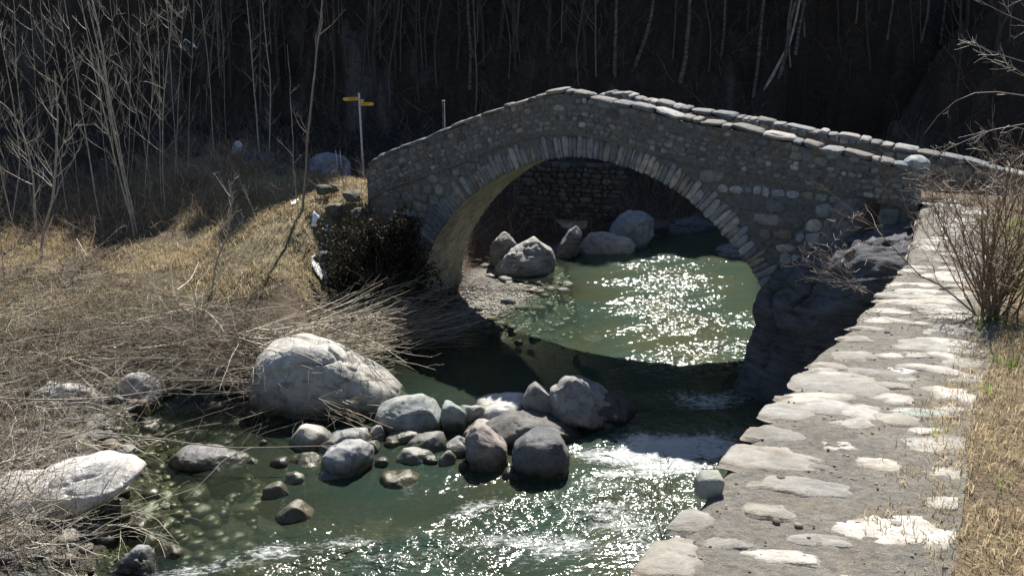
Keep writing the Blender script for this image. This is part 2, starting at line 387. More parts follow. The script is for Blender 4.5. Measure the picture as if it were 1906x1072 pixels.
C = lerp(C, straw*.42, np.where(RGT & (WS > .8), 1., 0.)*sst(-.5, .2, n4+.5)*.9)
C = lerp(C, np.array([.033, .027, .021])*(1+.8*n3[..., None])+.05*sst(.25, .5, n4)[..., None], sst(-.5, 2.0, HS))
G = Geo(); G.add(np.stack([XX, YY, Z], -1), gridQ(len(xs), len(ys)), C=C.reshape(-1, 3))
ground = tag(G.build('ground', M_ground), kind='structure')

# ------------------------------------------------------------------ river surface
h = .035; wx = np.arange(-9.5, 13, h); wy = np.arange(3, 33, h*1.15)
WX, WY = np.meshgrid(wx, wy, indexing='ij')
dW, inW = polydist(RIVER, WX, WY); sW = np.where(inW, dW, -dW)
keep = sW > -.55
bedz = terr(WX, WY)
def blob(px, py, rx, ry, rot=0, z=0):
    c = atz(px, py, z); ux = (WX-c[0])*math.cos(rot)+(WY-c[1])*math.sin(rot); uy = -(WX-c[0])*math.sin(rot)+(WY-c[1])*math.cos(rot)
    return np.exp(-(ux/rx)**2-(uy/ry)**2)
STEP = [tuple(atz(x, y)[:2]) for x, y in ((-300, 700), (300, 760), (560, 772), (700, 782), (900, 790), (1080, 800), (1230, 808), (1420, 822), (1700, 850))]
dS, _ = polydist(STEP, WX, WY, closed=False); sy = np.interp(WX, [p[0] for p in STEP], [p[1] for p in STEP]); dS = np.where(WY > sy, dS, -dS)
stepz = .24*sst(-.25, .75, dS)
turb = .13+.0*WX
turb = np.maximum(turb, .95*blob(1290, 620, 2.0, 3.4)); turb = np.maximum(turb, .35*blob(1250, 510, 2.0, 2.6))
turb = np.maximum(turb, 1.0*blob(1250, 830, 1.6, 1.5)); turb = np.maximum(turb, .95*blob(1080, 960, 2.2, 2.0))
turb = np.maximum(turb, .95*blob(700, 1050, 3.0, 1.0)); turb = np.maximum(turb, .8*blob(1150, 1072, 2.5, 3)); turb = np.maximum(turb, .5*blob(560, 775, 1.0, .35, -.1))
turb = np.maximum(turb, .9*sst(8.6, 6.5, WY))
flow = np.stack([WX*.9+WY*.5, -WX*.5+WY*.9], -1)   # across / along the current
wv = fbm(np.stack([flow[..., 0]*1.3, flow[..., 1]*2.3, WX*0], -1), 3, 51)*.10
wv2 = fbm(np.stack([flow[..., 0]*4.5, flow[..., 1]*7, WX*0+4], -1), 3, 61)
wv3 = (1-np.abs(wv2))**3*.05
stk = .25+1.25*np.clip(.5+1.9*fbm2(WX*.35-WY*.1, WY*1.2-WX*.35, 1.5, 4, 91), 0, 1); turb = np.clip(turb*stk, .08, 1.1)
zW = stepz+turb**1.2*(wv+wv3*.9)+turb*.018*fbm2(WX, WY, 16, 2, 71)
zW += .09*blob(1230, 815, 1.3, .3, .1)*(1+.8*fbm2(WX, WY, 5, 3, 81))-.12*blob(1270, 770, 1.3, .3, .1)
foam = np.zeros_like(WX)
for px, py, rx, ry, rt, a in ((1220, 842, 1.35, .5, .12, 1.2), (1220, 872, 1.3, .35, .12, 1.05), (1330, 835, .7, .5, .1, 1.1), (1310, 765, 1.0, .6, .1, .84), (1190, 868, 1.1, .5, 0, .82), (1120, 900, .9, .4, 0, .66), (1270, 770, 1.2, .5, .1, .55), (1130, 945, 1.5, .8, 0, .62), (1000, 1010, 1.8, .6, 0, .63), (900, 940, .6, .25, .3, .62), (650, 1010, .9, .3, .3, .6), (1200, 950, .6, 1.2, .3, .5),
                           (490, 1035, .9, .32, .2, .68), (350, 1065, 1.0, .25, .3, .6), (860, 960, .45, .25, .4, .6), (750, 1045, 1.6, .4, 0, .5), (1180, 1000, 1.2, 1.2, .2, .55), (600, 768, .8, .12, -.1, .55), (1280, 640, 1.5, 1.4, 0, .28)):
    foam = np.maximum(foam, a*blob(px, py, rx, ry, rt))
foam = np.maximum(foam, .6*sst(8.8, 7.0, WY)); foam *= (.75+.5*np.clip(.5+1.5*fbm2(WX*.5+WY*.2, WY*1.5, 2.2, 3, 95), 0, 1))
depth = np.clip(zW-bedz, 0, 3); mid = sst(-.5, 1.2, WX+.12*(WY-12))
deep = np.clip(1-np.exp(-depth*(.6+.55*mid)), 0, .9)+.15*turb
idx = -np.ones(WX.size, int); vk = keep.ravel(); idx[vk] = np.arange(vk.sum())
Q = gridQ(len(wx), len(wy)); Q = idx[Q]; Q = Q[(Q >= 0).all(1)]
G = Geo(); G.add(np.stack([WX, WY, zW], -1).reshape(-1, 3)[vk], Q, C=(.2, .3, .25))
river = tag(G.build('water', M_water, attrs=dict(turb=turb.ravel()[vk], deep=np.clip(deep, 0, .95).ravel()[vk], foam=foam.ravel()[vk])), kind='structure')

# ------------------------------------------------------------------ stones and rocks
def ico(sub):
    bm = bmesh.new(); bmesh.ops.create_icosphere(bm, subdivisions=sub, radius=1)
    V = np.array([v.co[:] for v in bm.verts]); T = np.array([[v.index for v in f.verts] for f in bm.faces]); bm.free(); return V, T
ICO = {k: ico(k) for k in (2, 3, 4, 5, 6)}
def radial(poly, m=180):
    c = (poly.max(0)+poly.min(0))/2; th = np.arange(m)*2*math.pi/m; d = np.stack([np.cos(th), np.sin(th)], 1)[:, None]
    a = (poly-c)[None]; e = np.roll(poly-c, -1, 0)[None]-a; den = d[..., 0]*e[..., 1]-d[..., 1]*e[..., 0]; den = np.where(np.abs(den) < 1e-9, 1e-9, den)
    r = (a[..., 0]*e[..., 1]-a[..., 1]*e[..., 0])/den; u = (a[..., 0]*d[..., 1]-a[..., 1]*d[..., 0])/den
    R = np.where((r > 0) & (u >= -1e-6) & (u <= 1+1e-6), r, 0).max(1)
    for _ in range(2): R = (np.roll(R, 1)+R*2+np.roll(R, -1))/4
    return c, R
def rock(label, outline, contact=None, Y=None, dr=.8, cuts=3, amp=.05, fr=2.2, col=(.3, .31, .3), mat=None, sub=4, sink=.3, name='boulder', cat='boulder', seed=1, z0=0.0, e=None, top=1.03, group=None, tilt=0.0, parent=None, power=.68):
    rr = random.Random(seed*13+5); ox = np.array(outline, float)
    if contact is None: contact = (ox[:, 0].mean(), ox[:, 1].max())
    P0 = atz(*contact, z0) if Y is None else aty(*contact, Y)
    dist = P0[1]*cp+(CAM_H-P0[2])*sp; hw = (ox[:, 0].max()-ox[:, 0].min())/2*dist/F; b = dr*hw
    e = np.array([1., 0, 0]) if e is None else e; nrm = np.array([-e[1], e[0], 0])
    Pc = P0+(nrm*b*.7 if Y is None else 0)
    pts = np.array([atplane(x, y, Pc, nrm) for x, y in outline]); u = (pts-Pc)@e; poly = np.stack([u, pts[:, 2]], 1)
    zc = poly[:, 1].max(); low = poly[:, 1] < poly[:, 1].min()+.3*(zc-poly[:, 1].min()); poly[low, 1] -= sink
    if e[0] == 1: fz = (poly[:, 1]-poly[:, 1].min())/np.ptp(poly[:, 1]); poly[:, 1] -= .17*b*fz
    c, R = radial(poly); V, T = ICO[sub]
    rho = np.sqrt(V[:, 0]**2+V[:, 2]**2); th = np.arctan2(V[:, 2], V[:, 0]) % (2*math.pi)
    Rr = np.interp(th, np.linspace(0, 2*math.pi, len(R)+1), np.append(R, R[0])); Rr = Rr*np.where(V[:, 2] > 0, top, 1)
    rp = rho**power; x = Rr*rp*np.cos(th); z = Rr*rp*np.sin(th); y = np.sign(V[:, 1])*np.abs(V[:, 1])**.6*b
    y = y + tilt*z
    P = np.stack([x, y, z], 1); size = min(hw, R.max())
    so = seed*7.7; q = P/size
    for _ in range(int(cuts*3)):
        nn = np.array([rr.gauss(0, 1), rr.gauss(0, 1)-.6, rr.gauss(0, .8)+.5]); nn /= np.linalg.norm(nn)
        ext = (P@nn).max(); dd = P@nn-ext*rr.uniform(.74, .92); P = P-np.outer(np.clip(dd, 0, None), nn)*.9
    nd = V/np.linalg.norm(V*np.array([1, 1, 1]), axis=1)[:, None]
    P = P+nd*(fbm(q*fr*.6+so, 3, seed)*amp*2.7*size+fbm(q*fr*2+so, 5, seed+3, .62)*amp*.7*size)[:, None]
    r3 = 1-np.abs(fbm(q*fr*.8+so+3, 3, seed+9)); P = P-nd*(sst(.93, 1.0, r3)*amp*.9*size)[:, None]
    W = Pc+np.outer(P[:, 0]+c[0], e)+np.outer(P[:, 1], nrm); W[:, 2] = P[:, 2]+c[1]
    cc = np.array(col)*1.12*(1+.45*fbm(q*1.2+so, 5, seed+20, .6)+.25*(rr.random()-.5))[:, None]; vein = 1-np.abs(fbm(q*np.array([1.1, 1.1, 2.6])+so+9, 4, seed+30)); cc = cc*(1-.45*sst(.965, .995, vein))[:, None]
    G = Geo(); G.add(W, T=T, C=np.clip(cc, 0, 1))
    org = W.mean(0).copy(); org[2] = W[:, 2].min()
    o = G.build(name, mat or M_rock, origin=org, parent=parent)
    if parent is None: tag(o, label, cat, group)
    return o

gr = (.30, .31, .30); gg = (.245, .27, .265); dk = (.13, .135, .14); lt = (.42, .42, .40); rb = (.24, .19, .16)
RG = 'boulders and stones standing in the stream'
rock('huge pale boulder with a dark lower side at the left edge of the pool', [(455, 740), (458, 700), (468, 660), (492, 632), (530, 616), (560, 613), (595, 622), (630, 632), (665, 662), (700, 690), (738, 716), (772, 738), (700, 756), (600, 775), (520, 780), (468, 765)], (590, 768), dr=.42, cuts=0, amp=.05, fr=1.6, sub=6, power=.6, seed=3, top=1.0, col=(.36, .36, .34))
rock('rounded blue grey boulder, smooth, at the left end of the mid-stream row', [(695, 780), (703, 757), (735, 738), (785, 735), (812, 747), (824, 775), (823, 802), (770, 806), (710, 800)], dr=.7, cuts=1, amp=.04, sub=5, seed=4, col=gg)
rock('small cracked grey boulder wedged beside the rounded blue grey one', [(822, 748), (838, 741), (855, 745), (868, 765), (880, 790), (850, 800), (825, 802)], dr=.8, amp=.06, seed=5, col=gg, cuts=3)
rock('low grey lump with a flat top between the cracked boulder and the white slab', [(848, 760), (868, 745), (895, 748), (905, 765), (890, 790), (858, 795)], dr=.9, amp=.05, seed=6, col=gr)
rock('flat sunlit white slab behind the long dark rock', [(862, 785), (872, 750), (905, 738), (945, 733), (975, 735), (995, 760), (985, 795), (900, 808)], (930, 790), dr=.8, amp=.035, seed=7, col=(.5, .49, .46), cuts=2, sub=5)
rock('long dark rock sloping down to the right in mid-stream', [(885, 812), (900, 785), (940, 768), (980, 766), (1020, 776), (1060, 792), (1090, 806), (1060, 812), (1010, 822), (940, 828)], dr=.5, amp=.05, seed=8, col=(.12, .12, .12), sub=5, cuts=2)
rock('upright oval grey stone leaning on the big split boulder', [(972, 748), (980, 720), (1000, 706), (1024, 722), (1034, 748), (1026, 774), (985, 772)], dr=.8, amp=.05, seed=9, col=(.22, .23, .23), z0=.2, cuts=2)
rock('big split boulder with a glossy wet side at the right end of the row', [(1030, 760), (1028, 715), (1040, 697), (1062, 689), (1090, 700), (1115, 716), (1130, 735), (1150, 758), (1150, 785), (1105, 802), (1055, 788)], dr=.75, amp=.09, seed=10, col=(.23, .23, .23), sub=5, cuts=4)
rock('low black wet rock lying behind the split boulder at the rapid', [(1095, 745), (1115, 722), (1145, 722), (1172, 742), (1184, 762), (1165, 785), (1120, 795)], dr=.8, amp=.06, seed=11, col=(.07, .07, .075))
rock('tall reddish grey stone leaning left, front of the row', [(868, 850), (867, 815), (880, 792), (897, 786), (918, 803), (940, 830), (954, 855), (945, 872), (900, 868)], dr=.75, amp=.045, seed=12, col=(.27, .24, .22), sub=5, cuts=1)
rock('dark rounded boulder, front right of the row above the riffles', [(955, 855), (962, 825), (985, 803), (1008, 796), (1040, 803), (1058, 835), (1064, 872), (1015, 890), (970, 880)], dr=.75, amp=.04, seed=13, col=(.12, .125, .13), sub=5, cuts=1)
rock('grey block with a flat faceted top, front left of the row', [(588, 875), (602, 838), (630, 822), (668, 820), (693, 835), (692, 862), (660, 884), (610, 886)], dr=.8, amp=.05, seed=14, col=(.27, .28, .29), sub=5, cuts=4)
rock('flat frosted stone lying at the foot of the faceted grey block', [(586, 882), (600, 872), (640, 878), (662, 887), (640, 896), (595, 896)], dr=.8, amp=.06, seed=15, col=(.4, .4, .42))
rock('pale wedge stone at the far left tip of the row', [(540, 812), (560, 788), (580, 782), (600, 795), (618, 812), (600, 832), (555, 834)], dr=.8, amp=.04, seed=16, col=(.42, .41, .38), cuts=3)
rock('long low white stone behind the faceted grey block', [(575, 830), (600, 812), (650, 800), (688, 798), (702, 818), (690, 836), (620, 842)], dr=.6, amp=.05, seed=17, col=(.4, .4, .4), cuts=3)
rock('small rounded stone at the right end of the long low white one', [(668, 828), (680, 814), (700, 812), (708, 826), (696, 842), (676, 842)], dr=.9, amp=.05, seed=38, col=(.36, .36, .36))
rock('small white cube shaped stone below the rounded blue grey boulder', [(686, 800), (700, 788), (716, 793), (718, 812), (700, 820), (688, 814)], dr=.9, amp=.04, seed=18, col=(.42, .42, .42))
rock('pale oblong slab in the middle of the row', [(750, 832), (760, 812), (800, 804), (832, 804), (842, 824), (825, 840), (775, 842)], dr=.6, amp=.05, seed=19, col=(.36, .36, .36), cuts=4)
rock('low frosted stone in front of the pale oblong slab', [(737, 852), (750, 834), (780, 834), (806, 846), (798, 860), (750, 862)], dr=.7, amp=.05, seed=20, col=(.4, .4, .41))
rock('small round frosted stone left of the tall reddish one', [(814, 856), (822, 842), (838, 839), (849, 850), (842, 864), (822, 865)], dr=.9, amp=.05, seed=21, col=(.36, .36, .37))
rock('low pale slab wedged under the round blue grey boulder', [(705, 822), (720, 806), (760, 800), (790, 806), (780, 822), (730, 828)], dr=.8, amp=.05, seed=43, col=(.42, .42, .41), cuts=4)
rock('pale water worn ledge joining the long dark rock and the white slab', [(850, 812), (862, 790), (900, 782), (935, 790), (930, 812), (880, 820)], dr=.9, amp=.05, seed=44, col=(.4, .39, .37), cuts=4)
rock('squat grey stone packed between the oblong slab and the tall reddish one', [(822, 836), (832, 818), (856, 812), (872, 826), (866, 844), (838, 848)], dr=.9, amp=.05, seed=45, col=(.3, .3, .3), cuts=3)
rock('flat bleached stone left of the faceted grey block', [(545, 858), (556, 845), (580, 842), (596, 852), (590, 866), (560, 868)], dr=.9, amp=.05, seed=46, col=(.38, .37, .34), cuts=3)
rock('small grey stone touching the tall reddish one from behind', [(848, 830), (856, 812), (868, 810), (872, 830), (862, 842)], dr=.9, amp=.05, seed=22, col=gr)
rock('small dark stone at the foot of the tall reddish one', [(846, 866), (858, 846), (872, 850), (874, 868), (860, 874)], dr=.9, amp=.05, seed=23, col=(.18, .18, .18))
rock('small dark wet stone between the two front boulders', [(932, 884), (945, 870), (975, 868), (986, 882), (970, 892), (942, 892)], dr=.8, amp=.05, seed=24, col=dk)
rock('low long grey rock alone left of the row', [(312, 852), (330, 832), (352, 823), (395, 832), (440, 848), (466, 855), (440, 868), (350, 870)], dr=.5, amp=.06, seed=25, col=(.24, .24, .25), sub=5)
rock('small pale cobble off the tip of the low long grey rock', [(458, 856), (468, 846), (480, 852), (476, 862)], dr=.9, amp=.05, seed=26, col=lt)
rock('white cobble alone in the shallows below the row', [(527, 893), (534, 882), (548, 878), (564, 885), (569, 895), (548, 901)], dr=.8, amp=.03, seed=27, col=(.48, .47, .44))
rock('flat wet stone barely showing left of the rust stained block', [(478, 918), (492, 902), (520, 897), (538, 908), (535, 922), (500, 925)], dr=.7, amp=.05, seed=28, col=(.26, .25, .22))
rock('half drowned block with a bright corner in the shallows', [(516, 955), (524, 935), (548, 930), (572, 938), (585, 955), (555, 968)], dr=.8, amp=.06, seed=29, col=(.36, .34, .3), cuts=4)
rock('mossy flat boulder awash in the clear pool', [(216, 985), (225, 966), (255, 957), (290, 960), (300, 975), (285, 990), (240, 994)], dr=.7, amp=.05, seed=30, col=(.15, .155, .09))
rock('pointed dark rock with a pale crest near the bottom edge', [(206, 1055), (235, 1030), (262, 1019), (285, 1030), (293, 1052), (285, 1070), (230, 1072)], dr=.7, amp=.08, seed=31, col=(.2, .2, .21), sub=5, cuts=5)
rock('brown submerged stone beside the pointed dark rock', [(272, 1032), (290, 1016), (320, 1015), (340, 1028), (320, 1042), (285, 1045)], dr=.8, amp=.05, seed=32, col=(.17, .16, .12))
rock('big round speckled boulder under fallen twigs on the left bank', [(52, 770), (62, 730), (85, 707), (125, 702), (165, 716), (188, 748), (170, 778), (110, 792), (65, 788)], dr=.75, amp=.06, seed=33, col=(.34, .33, .31), sub=5, cuts=2)
rock('grey shore boulder split by twigs, right of the speckled one', [(210, 745), (220, 706), (250, 692), (282, 698), (298, 725), (290, 748), (240, 762)], dr=.75, amp=.07, seed=34, col=(.32, .32, .32), sub=5, cuts=4)
rock('long sunlit white slab at the lower left waterside', [(-60, 900), (60, 893), (110, 868), (160, 852), (235, 847), (264, 862), (255, 880), (210, 905), (175, 940), (140, 962), (60, 985), (-60, 990)], (100, 985), dr=.45, amp=.035, seed=35, col=(.46, .45, .43), sub=6, cuts=3)
rock('small pale cobble alone in the inlet below the split shore boulder', [(250, 795), (262, 783), (284, 781), (298, 790), (285, 800)], dr=.9, amp=.04, seed=36, col=(.42, .41, .38))
rock('small grey cobble touching the left side of the huge pale boulder', [(400, 728), (410, 716), (426, 718), (430, 732), (412, 738)], dr=.9, amp=.04, seed=37, col=lt)
rock('flat white cobble on the shore between split boulder and huge boulder', [(305, 728), (318, 712), (345, 710), (362, 722), (350, 736), (320, 738)], dr=.9, amp=.05, seed=39, col=(.36, .36, .36))
rock('yellowish cobble under water left of the huge pale boulder', [(380, 758), (392, 747), (412, 748), (415, 760), (395, 764)], dr=.9, amp=.04, seed=40, col=(.3, .27, .17), sink=.1)
rock('brown flat stone under water downstream of the front boulders', [(690, 900), (710, 880), (760, 876), (785, 890), (760, 905), (715, 908)], dr=.8, amp=.04, seed=41, col=(.22, .2, .15))
# beyond the bridge, seen through the arch
rock('big triangular boulder with a sunlit edge under the left of the arch', [(908, 520), (915, 492), (958, 458), (1002, 434), (1022, 446), (1036, 480), (1042, 500), (1034, 526), (930, 530)], (980, 527), dr=.5, amp=.05, seed=51, col=(.32, .32, .31), sub=5, cuts=5, mat=M_slate, top=1)
rock('small wedge boulder between the vault and the triangular one', [(908, 470), (915, 430), (938, 425), (962, 455), (958, 480), (925, 485)], (935, 515), dr=.6, amp=.06, seed=52, col=(.26, .25, .24), cuts=5, mat=M_slate, sink=.6, sub=5)
rock('upright dark leaf shaped slab right of the triangular boulder', [(1032, 490), (1036, 460), (1058, 430), (1078, 415), (1086, 420), (1080, 455), (1062, 488)], (1050, 494), dr=.6, amp=.05, seed=53, col=(.18, .18, .19), cuts=4, mat=M_slate, sub=5)
rock('sunlit flat topped stone beneath the far revetment', [(1030, 420), (1034, 405), (1060, 399), (1092, 400), (1096, 412), (1075, 428), (1045, 430)], (1060, 450), dr=.8, amp=.05, seed=54, col=(.42, .41, .38), cuts=4, sub=5, sink=.5)
rock('broad rounded boulder with a bright top at the far water edge', [(1068, 478), (1075, 450), (1095, 435), (1140, 431), (1170, 438), (1184, 458), (1178, 480), (1110, 490)], (1120, 486), dr=.6, amp=.05, seed=55, col=(.3, .29, .26), cuts=2, sub=5)
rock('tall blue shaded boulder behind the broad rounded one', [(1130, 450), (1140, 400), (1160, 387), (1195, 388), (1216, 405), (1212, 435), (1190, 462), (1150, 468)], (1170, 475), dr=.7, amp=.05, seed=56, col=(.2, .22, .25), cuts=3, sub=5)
rock('long dark ledge of rock receding upstream on the far bank', [(1198, 455), (1215, 425), (1250, 412), (1300, 405), (1338, 412), (1340, 430), (1290, 440), (1230, 458)], (1260, 448), dr=.5, amp=.06, seed=57, col=(.14, .145, .16), cuts=4, sub=5, mat=M_slate)
rock('pale rock tip at the water edge inside the right springing', [(1326, 478), (1340, 460), (1362, 448), (1392, 458), (1405, 480), (1400, 496), (1345, 494)], (1370, 494), dr=.7, amp=.06, seed=58, col=(.24, .25, .27), cuts=4, mat=M_slate, sub=5)
rock('massive dark slaty outcrop carrying the right abutment above the rapid', [(1410, 540), (1418, 575), (1392, 612), (1374, 650), (1370, 690), (1405, 725), (1500, 760), (1640, 760), (1760, 640), (1800, 520), (1790, 425), (1700, 418), (1610, 428), (1540, 462), (1470, 510)], (1500, 700), Y=14.3, e=BD, dr=.5, amp=.06, seed=59, col=(.115, .12, .135), cuts=0, sub=6, mat=M_slate, sink=.8, name='rock_outcrop', cat='rock', top=1, fr=4)
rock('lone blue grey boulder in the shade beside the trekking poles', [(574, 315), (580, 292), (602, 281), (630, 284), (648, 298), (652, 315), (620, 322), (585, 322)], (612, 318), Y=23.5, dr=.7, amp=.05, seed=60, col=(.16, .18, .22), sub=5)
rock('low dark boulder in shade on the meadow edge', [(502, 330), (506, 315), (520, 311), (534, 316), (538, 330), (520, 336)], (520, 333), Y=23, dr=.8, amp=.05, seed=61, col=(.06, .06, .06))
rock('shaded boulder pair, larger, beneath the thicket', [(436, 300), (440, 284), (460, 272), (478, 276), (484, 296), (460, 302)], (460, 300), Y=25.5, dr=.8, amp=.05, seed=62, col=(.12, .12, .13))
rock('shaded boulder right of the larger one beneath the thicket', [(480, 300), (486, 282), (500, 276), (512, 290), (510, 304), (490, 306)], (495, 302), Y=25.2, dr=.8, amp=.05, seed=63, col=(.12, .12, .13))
# cobbles on the gravel bar
for i, (lab, cx, by, w, hh, c) in enumerate([('dark oval cobble in the middle of the gravel bar', 935, 588, 22, 14, dk), ('pale cobble on top of the gravel bar', 941, 558, 28, 15, lt), ('pale cobble at the rear of the gravel bar near the boulder', 1000, 543, 24, 14, gr),
        ('dark cobble at the water edge of the gravel bar', 991, 588, 22, 11, dk), ('white cobble in the shallows off the gravel bar', 992, 636, 18, 14, (.5, .48, .42)), ('tiny dark cobble left on the gravel bar', 922, 600, 8, 6, dk), ('flat brown cobble beside the white cobble in the shallows', 966, 640, 20, 8, rb),
        ('blue grey cobble in the arch shadow below the gravel bar', 868, 662, 24, 12, gg), ('dark rusty rock breaking the current below the arch', 1100, 634, 70, 14, (.07, .06, .045)), ('loose reddish cobble in the shallows at the riffle', 490, 828, 18, 10, rb),
        ('small dark stone between low grey rock and faceted block', 520, 868, 40, 18, dk), ('small grey stone right of the faceted block', 711, 868, 30, 18, (.2, .2, .21)), ('greenish stone beneath the faceted block', 560, 862, 60, 16, (.16, .17, .12)),
        ('round wet cobble beneath the pale oblong slab', 728, 832, 32, 14, (.2, .2, .17)), ('dark cobble behind the small frosted stone', 800, 862, 36, 16, (.16, .16, .15))]):
    o = [(cx+w/2*math.cos(t)*rnd.uniform(.85, 1.1), by-hh/2-hh/2*math.sin(t)) for t in np.linspace(0, 2*math.pi, 10)[:-1]]
    rock(lab, o, (cx, by), dr=.8, cuts=2, amp=.05, seed=70+i, col=c, sub=3, sink=.05, name='cobble', cat='cobble')

# dark overhang block near the rapid: hidden ledge that bends the water
rock('dark drowned ledge in the smooth tongue above the rapid', [(1330, 715), (1350, 698), (1400, 694), (1450, 705), (1450, 730), (1360, 735)], (1390, 722), dr=.6, amp=.06, seed=90, col=(.05, .05, .05))
# pebbles, bed stones and gravel: uncountable
def scatter_stones(name, pts, szs, cols, seed, mat, label):
    G = Geo(); V0, T0 = ICO[2]; V1, T1 = ICO[3]; r = np.random.default_rng(seed)
    for (x, y, z), s, c in zip(pts, szs, cols):
        V, T = (V0, T0) if s < .16 else (V1, T1)
        sc = s*np.array([r.uniform(.7, 1.2), r.uniform(.6, 1.1), r.uniform(.35, .65)]); a = r.uniform(0, 6.28)
        P = V*sc*(1+.22*fbm(V*1.3+r.uniform(0, 50), 2, 5))[:, None]
        ca, sa = math.cos(a), math.sin(a); P = np.stack([P[:, 0]*ca-P[:, 1]*sa, P[:, 0]*sa+P[:, 1]*ca, P[:, 2]], 1)+[x, y, z]
        G.add(P, T=T, C=c)
    return tag(G.build(name, mat), label, 'gravel', kind='stuff')
pool = [(.26, .25, .24), (.36, .35, .33), (.17, .17, .17), (.3, .26, .2), (.2, .22, .22), (.24, .2, .16)]
px_, sz_, cl_ = [], [], []
N0 = 26000; X = nr.uniform(-9, 7, N0); Y = nr.uniform(8.5, 24, N0); z, sdd, dll, w_, rg, mm_, hs_, _, _ = terr(X, Y, True)
fld = fbm2(X, Y, .8, 3, 77)
for i in range(N0):
    if rg[i] or (Y[i] > 14.6 and X[i] > -1.6 and sdd[i] > -.1 and Y[i] < 17.6): continue
    sh = math.exp(-(abs(sdd[i])/.8)**2); inb = sdd[i] > 0
    pr_ = (.42*sh+(.24+.3*(fld[i] > .1) if inb and sdd[i] < 3.2 and X[i] < -.5 and Y[i] < 15.5 else 0)) if dll[i] < 1.6 else 0
    if nr.random() < pr_:
        s = .03+.16*nr.random()**4+(.10*nr.random()**2 if inb else 0)
        zs = z[i]+s*.12
        if inb and (Y[i] > 15 or nr.random() < .93): zs = min(zs, -.05-s*.5)
        px_.append((X[i], Y[i], zs)); sz_.append(s); c = np.array(pool[nr.integers(6)])
        cl_.append(c*([.9, .85, .6] if inb else 1)*nr.uniform(.7, 1.25))
scatter_stones('gravel', px_, sz_, cl_, 5, M_bed, 'loose grey pebbles and bed stones along the shore and under the clear water')
px_, sz_, cl_ = [], [], []
for i in range(5200):
    p = atz(nr.uniform(850, 1060), nr.uniform(530, 660), .2); s = .012+.03*nr.random()**2; zz = tz(p[0], p[1]) if i % 1 == 0 else 0
    if zz < .0: continue
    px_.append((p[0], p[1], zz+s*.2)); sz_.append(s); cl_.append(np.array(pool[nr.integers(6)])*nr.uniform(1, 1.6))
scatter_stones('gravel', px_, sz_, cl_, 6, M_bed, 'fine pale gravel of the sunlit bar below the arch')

# ------------------------------------------------------------------ bridge
def patch(G, c, eu, ev, nn, a, b, prot, col, r, m=11, sq=3.2, ang=0, back=.03):
    th = np.arange(m)*2*math.pi/m+r.uniform(0, .5); ct, st = np.cos(th), np.sin(th)
    k = (np.abs(ct)**sq+np.abs(st)**sq)**(-1/sq); k = k*(1+np.array([r.uniform(-.17, .12) for _ in range(m)]))
    u = a*k*ct; v = b*k*st; ca, sa = math.cos(ang), math.sin(ang); u, v = u*ca-v*sa, u*sa+v*ca
    tu, tv = r.uniform(-.12, .12), r.uniform(-.12, .12)
    V = []
    for sc, h_ in ((1, -back), (1, prot*.25), (.93, prot*.75), (.66, prot*1.0)):
        hh = h_+(tu*u+tv*v)*sc*(1 if h_ > 0 else 0)*.6; V.append(c+np.outer(u*sc, eu)+np.outer(v*sc, ev)+np.outer(hh*np.ones(m), nn))
    V.append([c+nn*prot*1.05]); V = np.concatenate(V); Q = []
    for i in range(3):
        for j in range(m): Q.append((i*m+j, i*m+(j+1) % m, (i+1)*m+(j+1) % m, (i+1)*m+j))
    T = [(3*m+j, 3*m+(j+1) % m, 4*m) for j in range(m)]
    G.add(V, Q, T, col)
def stonecol(r, bias=0):
    if bias and r.random() < .5: return np.array(r.choice([(.30, .30, .31), (.24, .255, .275), (.34, .32, .29)]))*r.uniform(.8, 1.25)
    p = [(.15, .155, .15), (.19, .185, .17), (.12, .125, .125), (.23, .215, .19), (.14, .12, .10), (.16, .18, .185), (.30, .29, .27), (.17, .13, .10)]
    w = [5, 5, 4, 3, 2, 3, 1.2+bias, 1]; return np.array(r.choices(p, w)[0])*r.uniform(.75, 1.3)
topP = [face(*p) for p in [(684, 303), (700, 287), (725, 274), (790, 250), (820, 236), (860, 220), (900, 205), (960, 184), (1000, 170), (1030, 162), (1047, 159), (1075, 164), (1100, 171), (1150, 181), (1200, 191), (1290, 213), (1400, 230), (1500, 257), (1600, 278), (1660, 292), (1722, 302)]]
ledP = [face(*p) for p in [(684, 372), (720, 352), (780, 330), (850, 306), (910, 280), (960, 262), (1010, 250), (1060, 247), (1110, 254), (1200, 280), (1300, 305), (1390, 326), (1470, 342), (1560, 362), (1640, 375), (1722, 388)]]
intP = [face(*p) for p in [(782, 530), (784, 505), (800, 462), (830, 412), (870, 367), (920, 332), (980, 306), (1030, 293), (1067, 289), (1130, 298), (1200, 321), (1260, 353), (1320, 406), (1362, 452), (1402, 500), (1425, 545), (1432, 590)]]
tS, tZ = zip(*topP); lS, lZ = zip(*ledP); iS, iZ = zip(*intP)
S0, S1 = tS[0], tS[-1]; TH = .47
def ztop(s): return np.interp(s, tS, tZ)
def zled(s): return np.interp(s, lS, lZ)
I2 = resample([(a, 0, b) for a, b in intP], 80); IS, IZ = I2[:, 0], I2[:, 2]
def zint(s): return np.interp(s, IS, IZ)
ss = np.unique(np.concatenate([np.linspace(S0, IS[0], 20), IS, np.linspace(IS[-1], S1, 40)])); 
inarch = (ss > IS[0]+1e-4) & (ss < IS[-1]-1e-4)
bridge = empty('stone_bridge', bp_(S0, 0, .5), 'old humpbacked stone arch bridge crossing the stream', 'bridge')
G = Geo(); mc = np.array([.135, .133, .125])
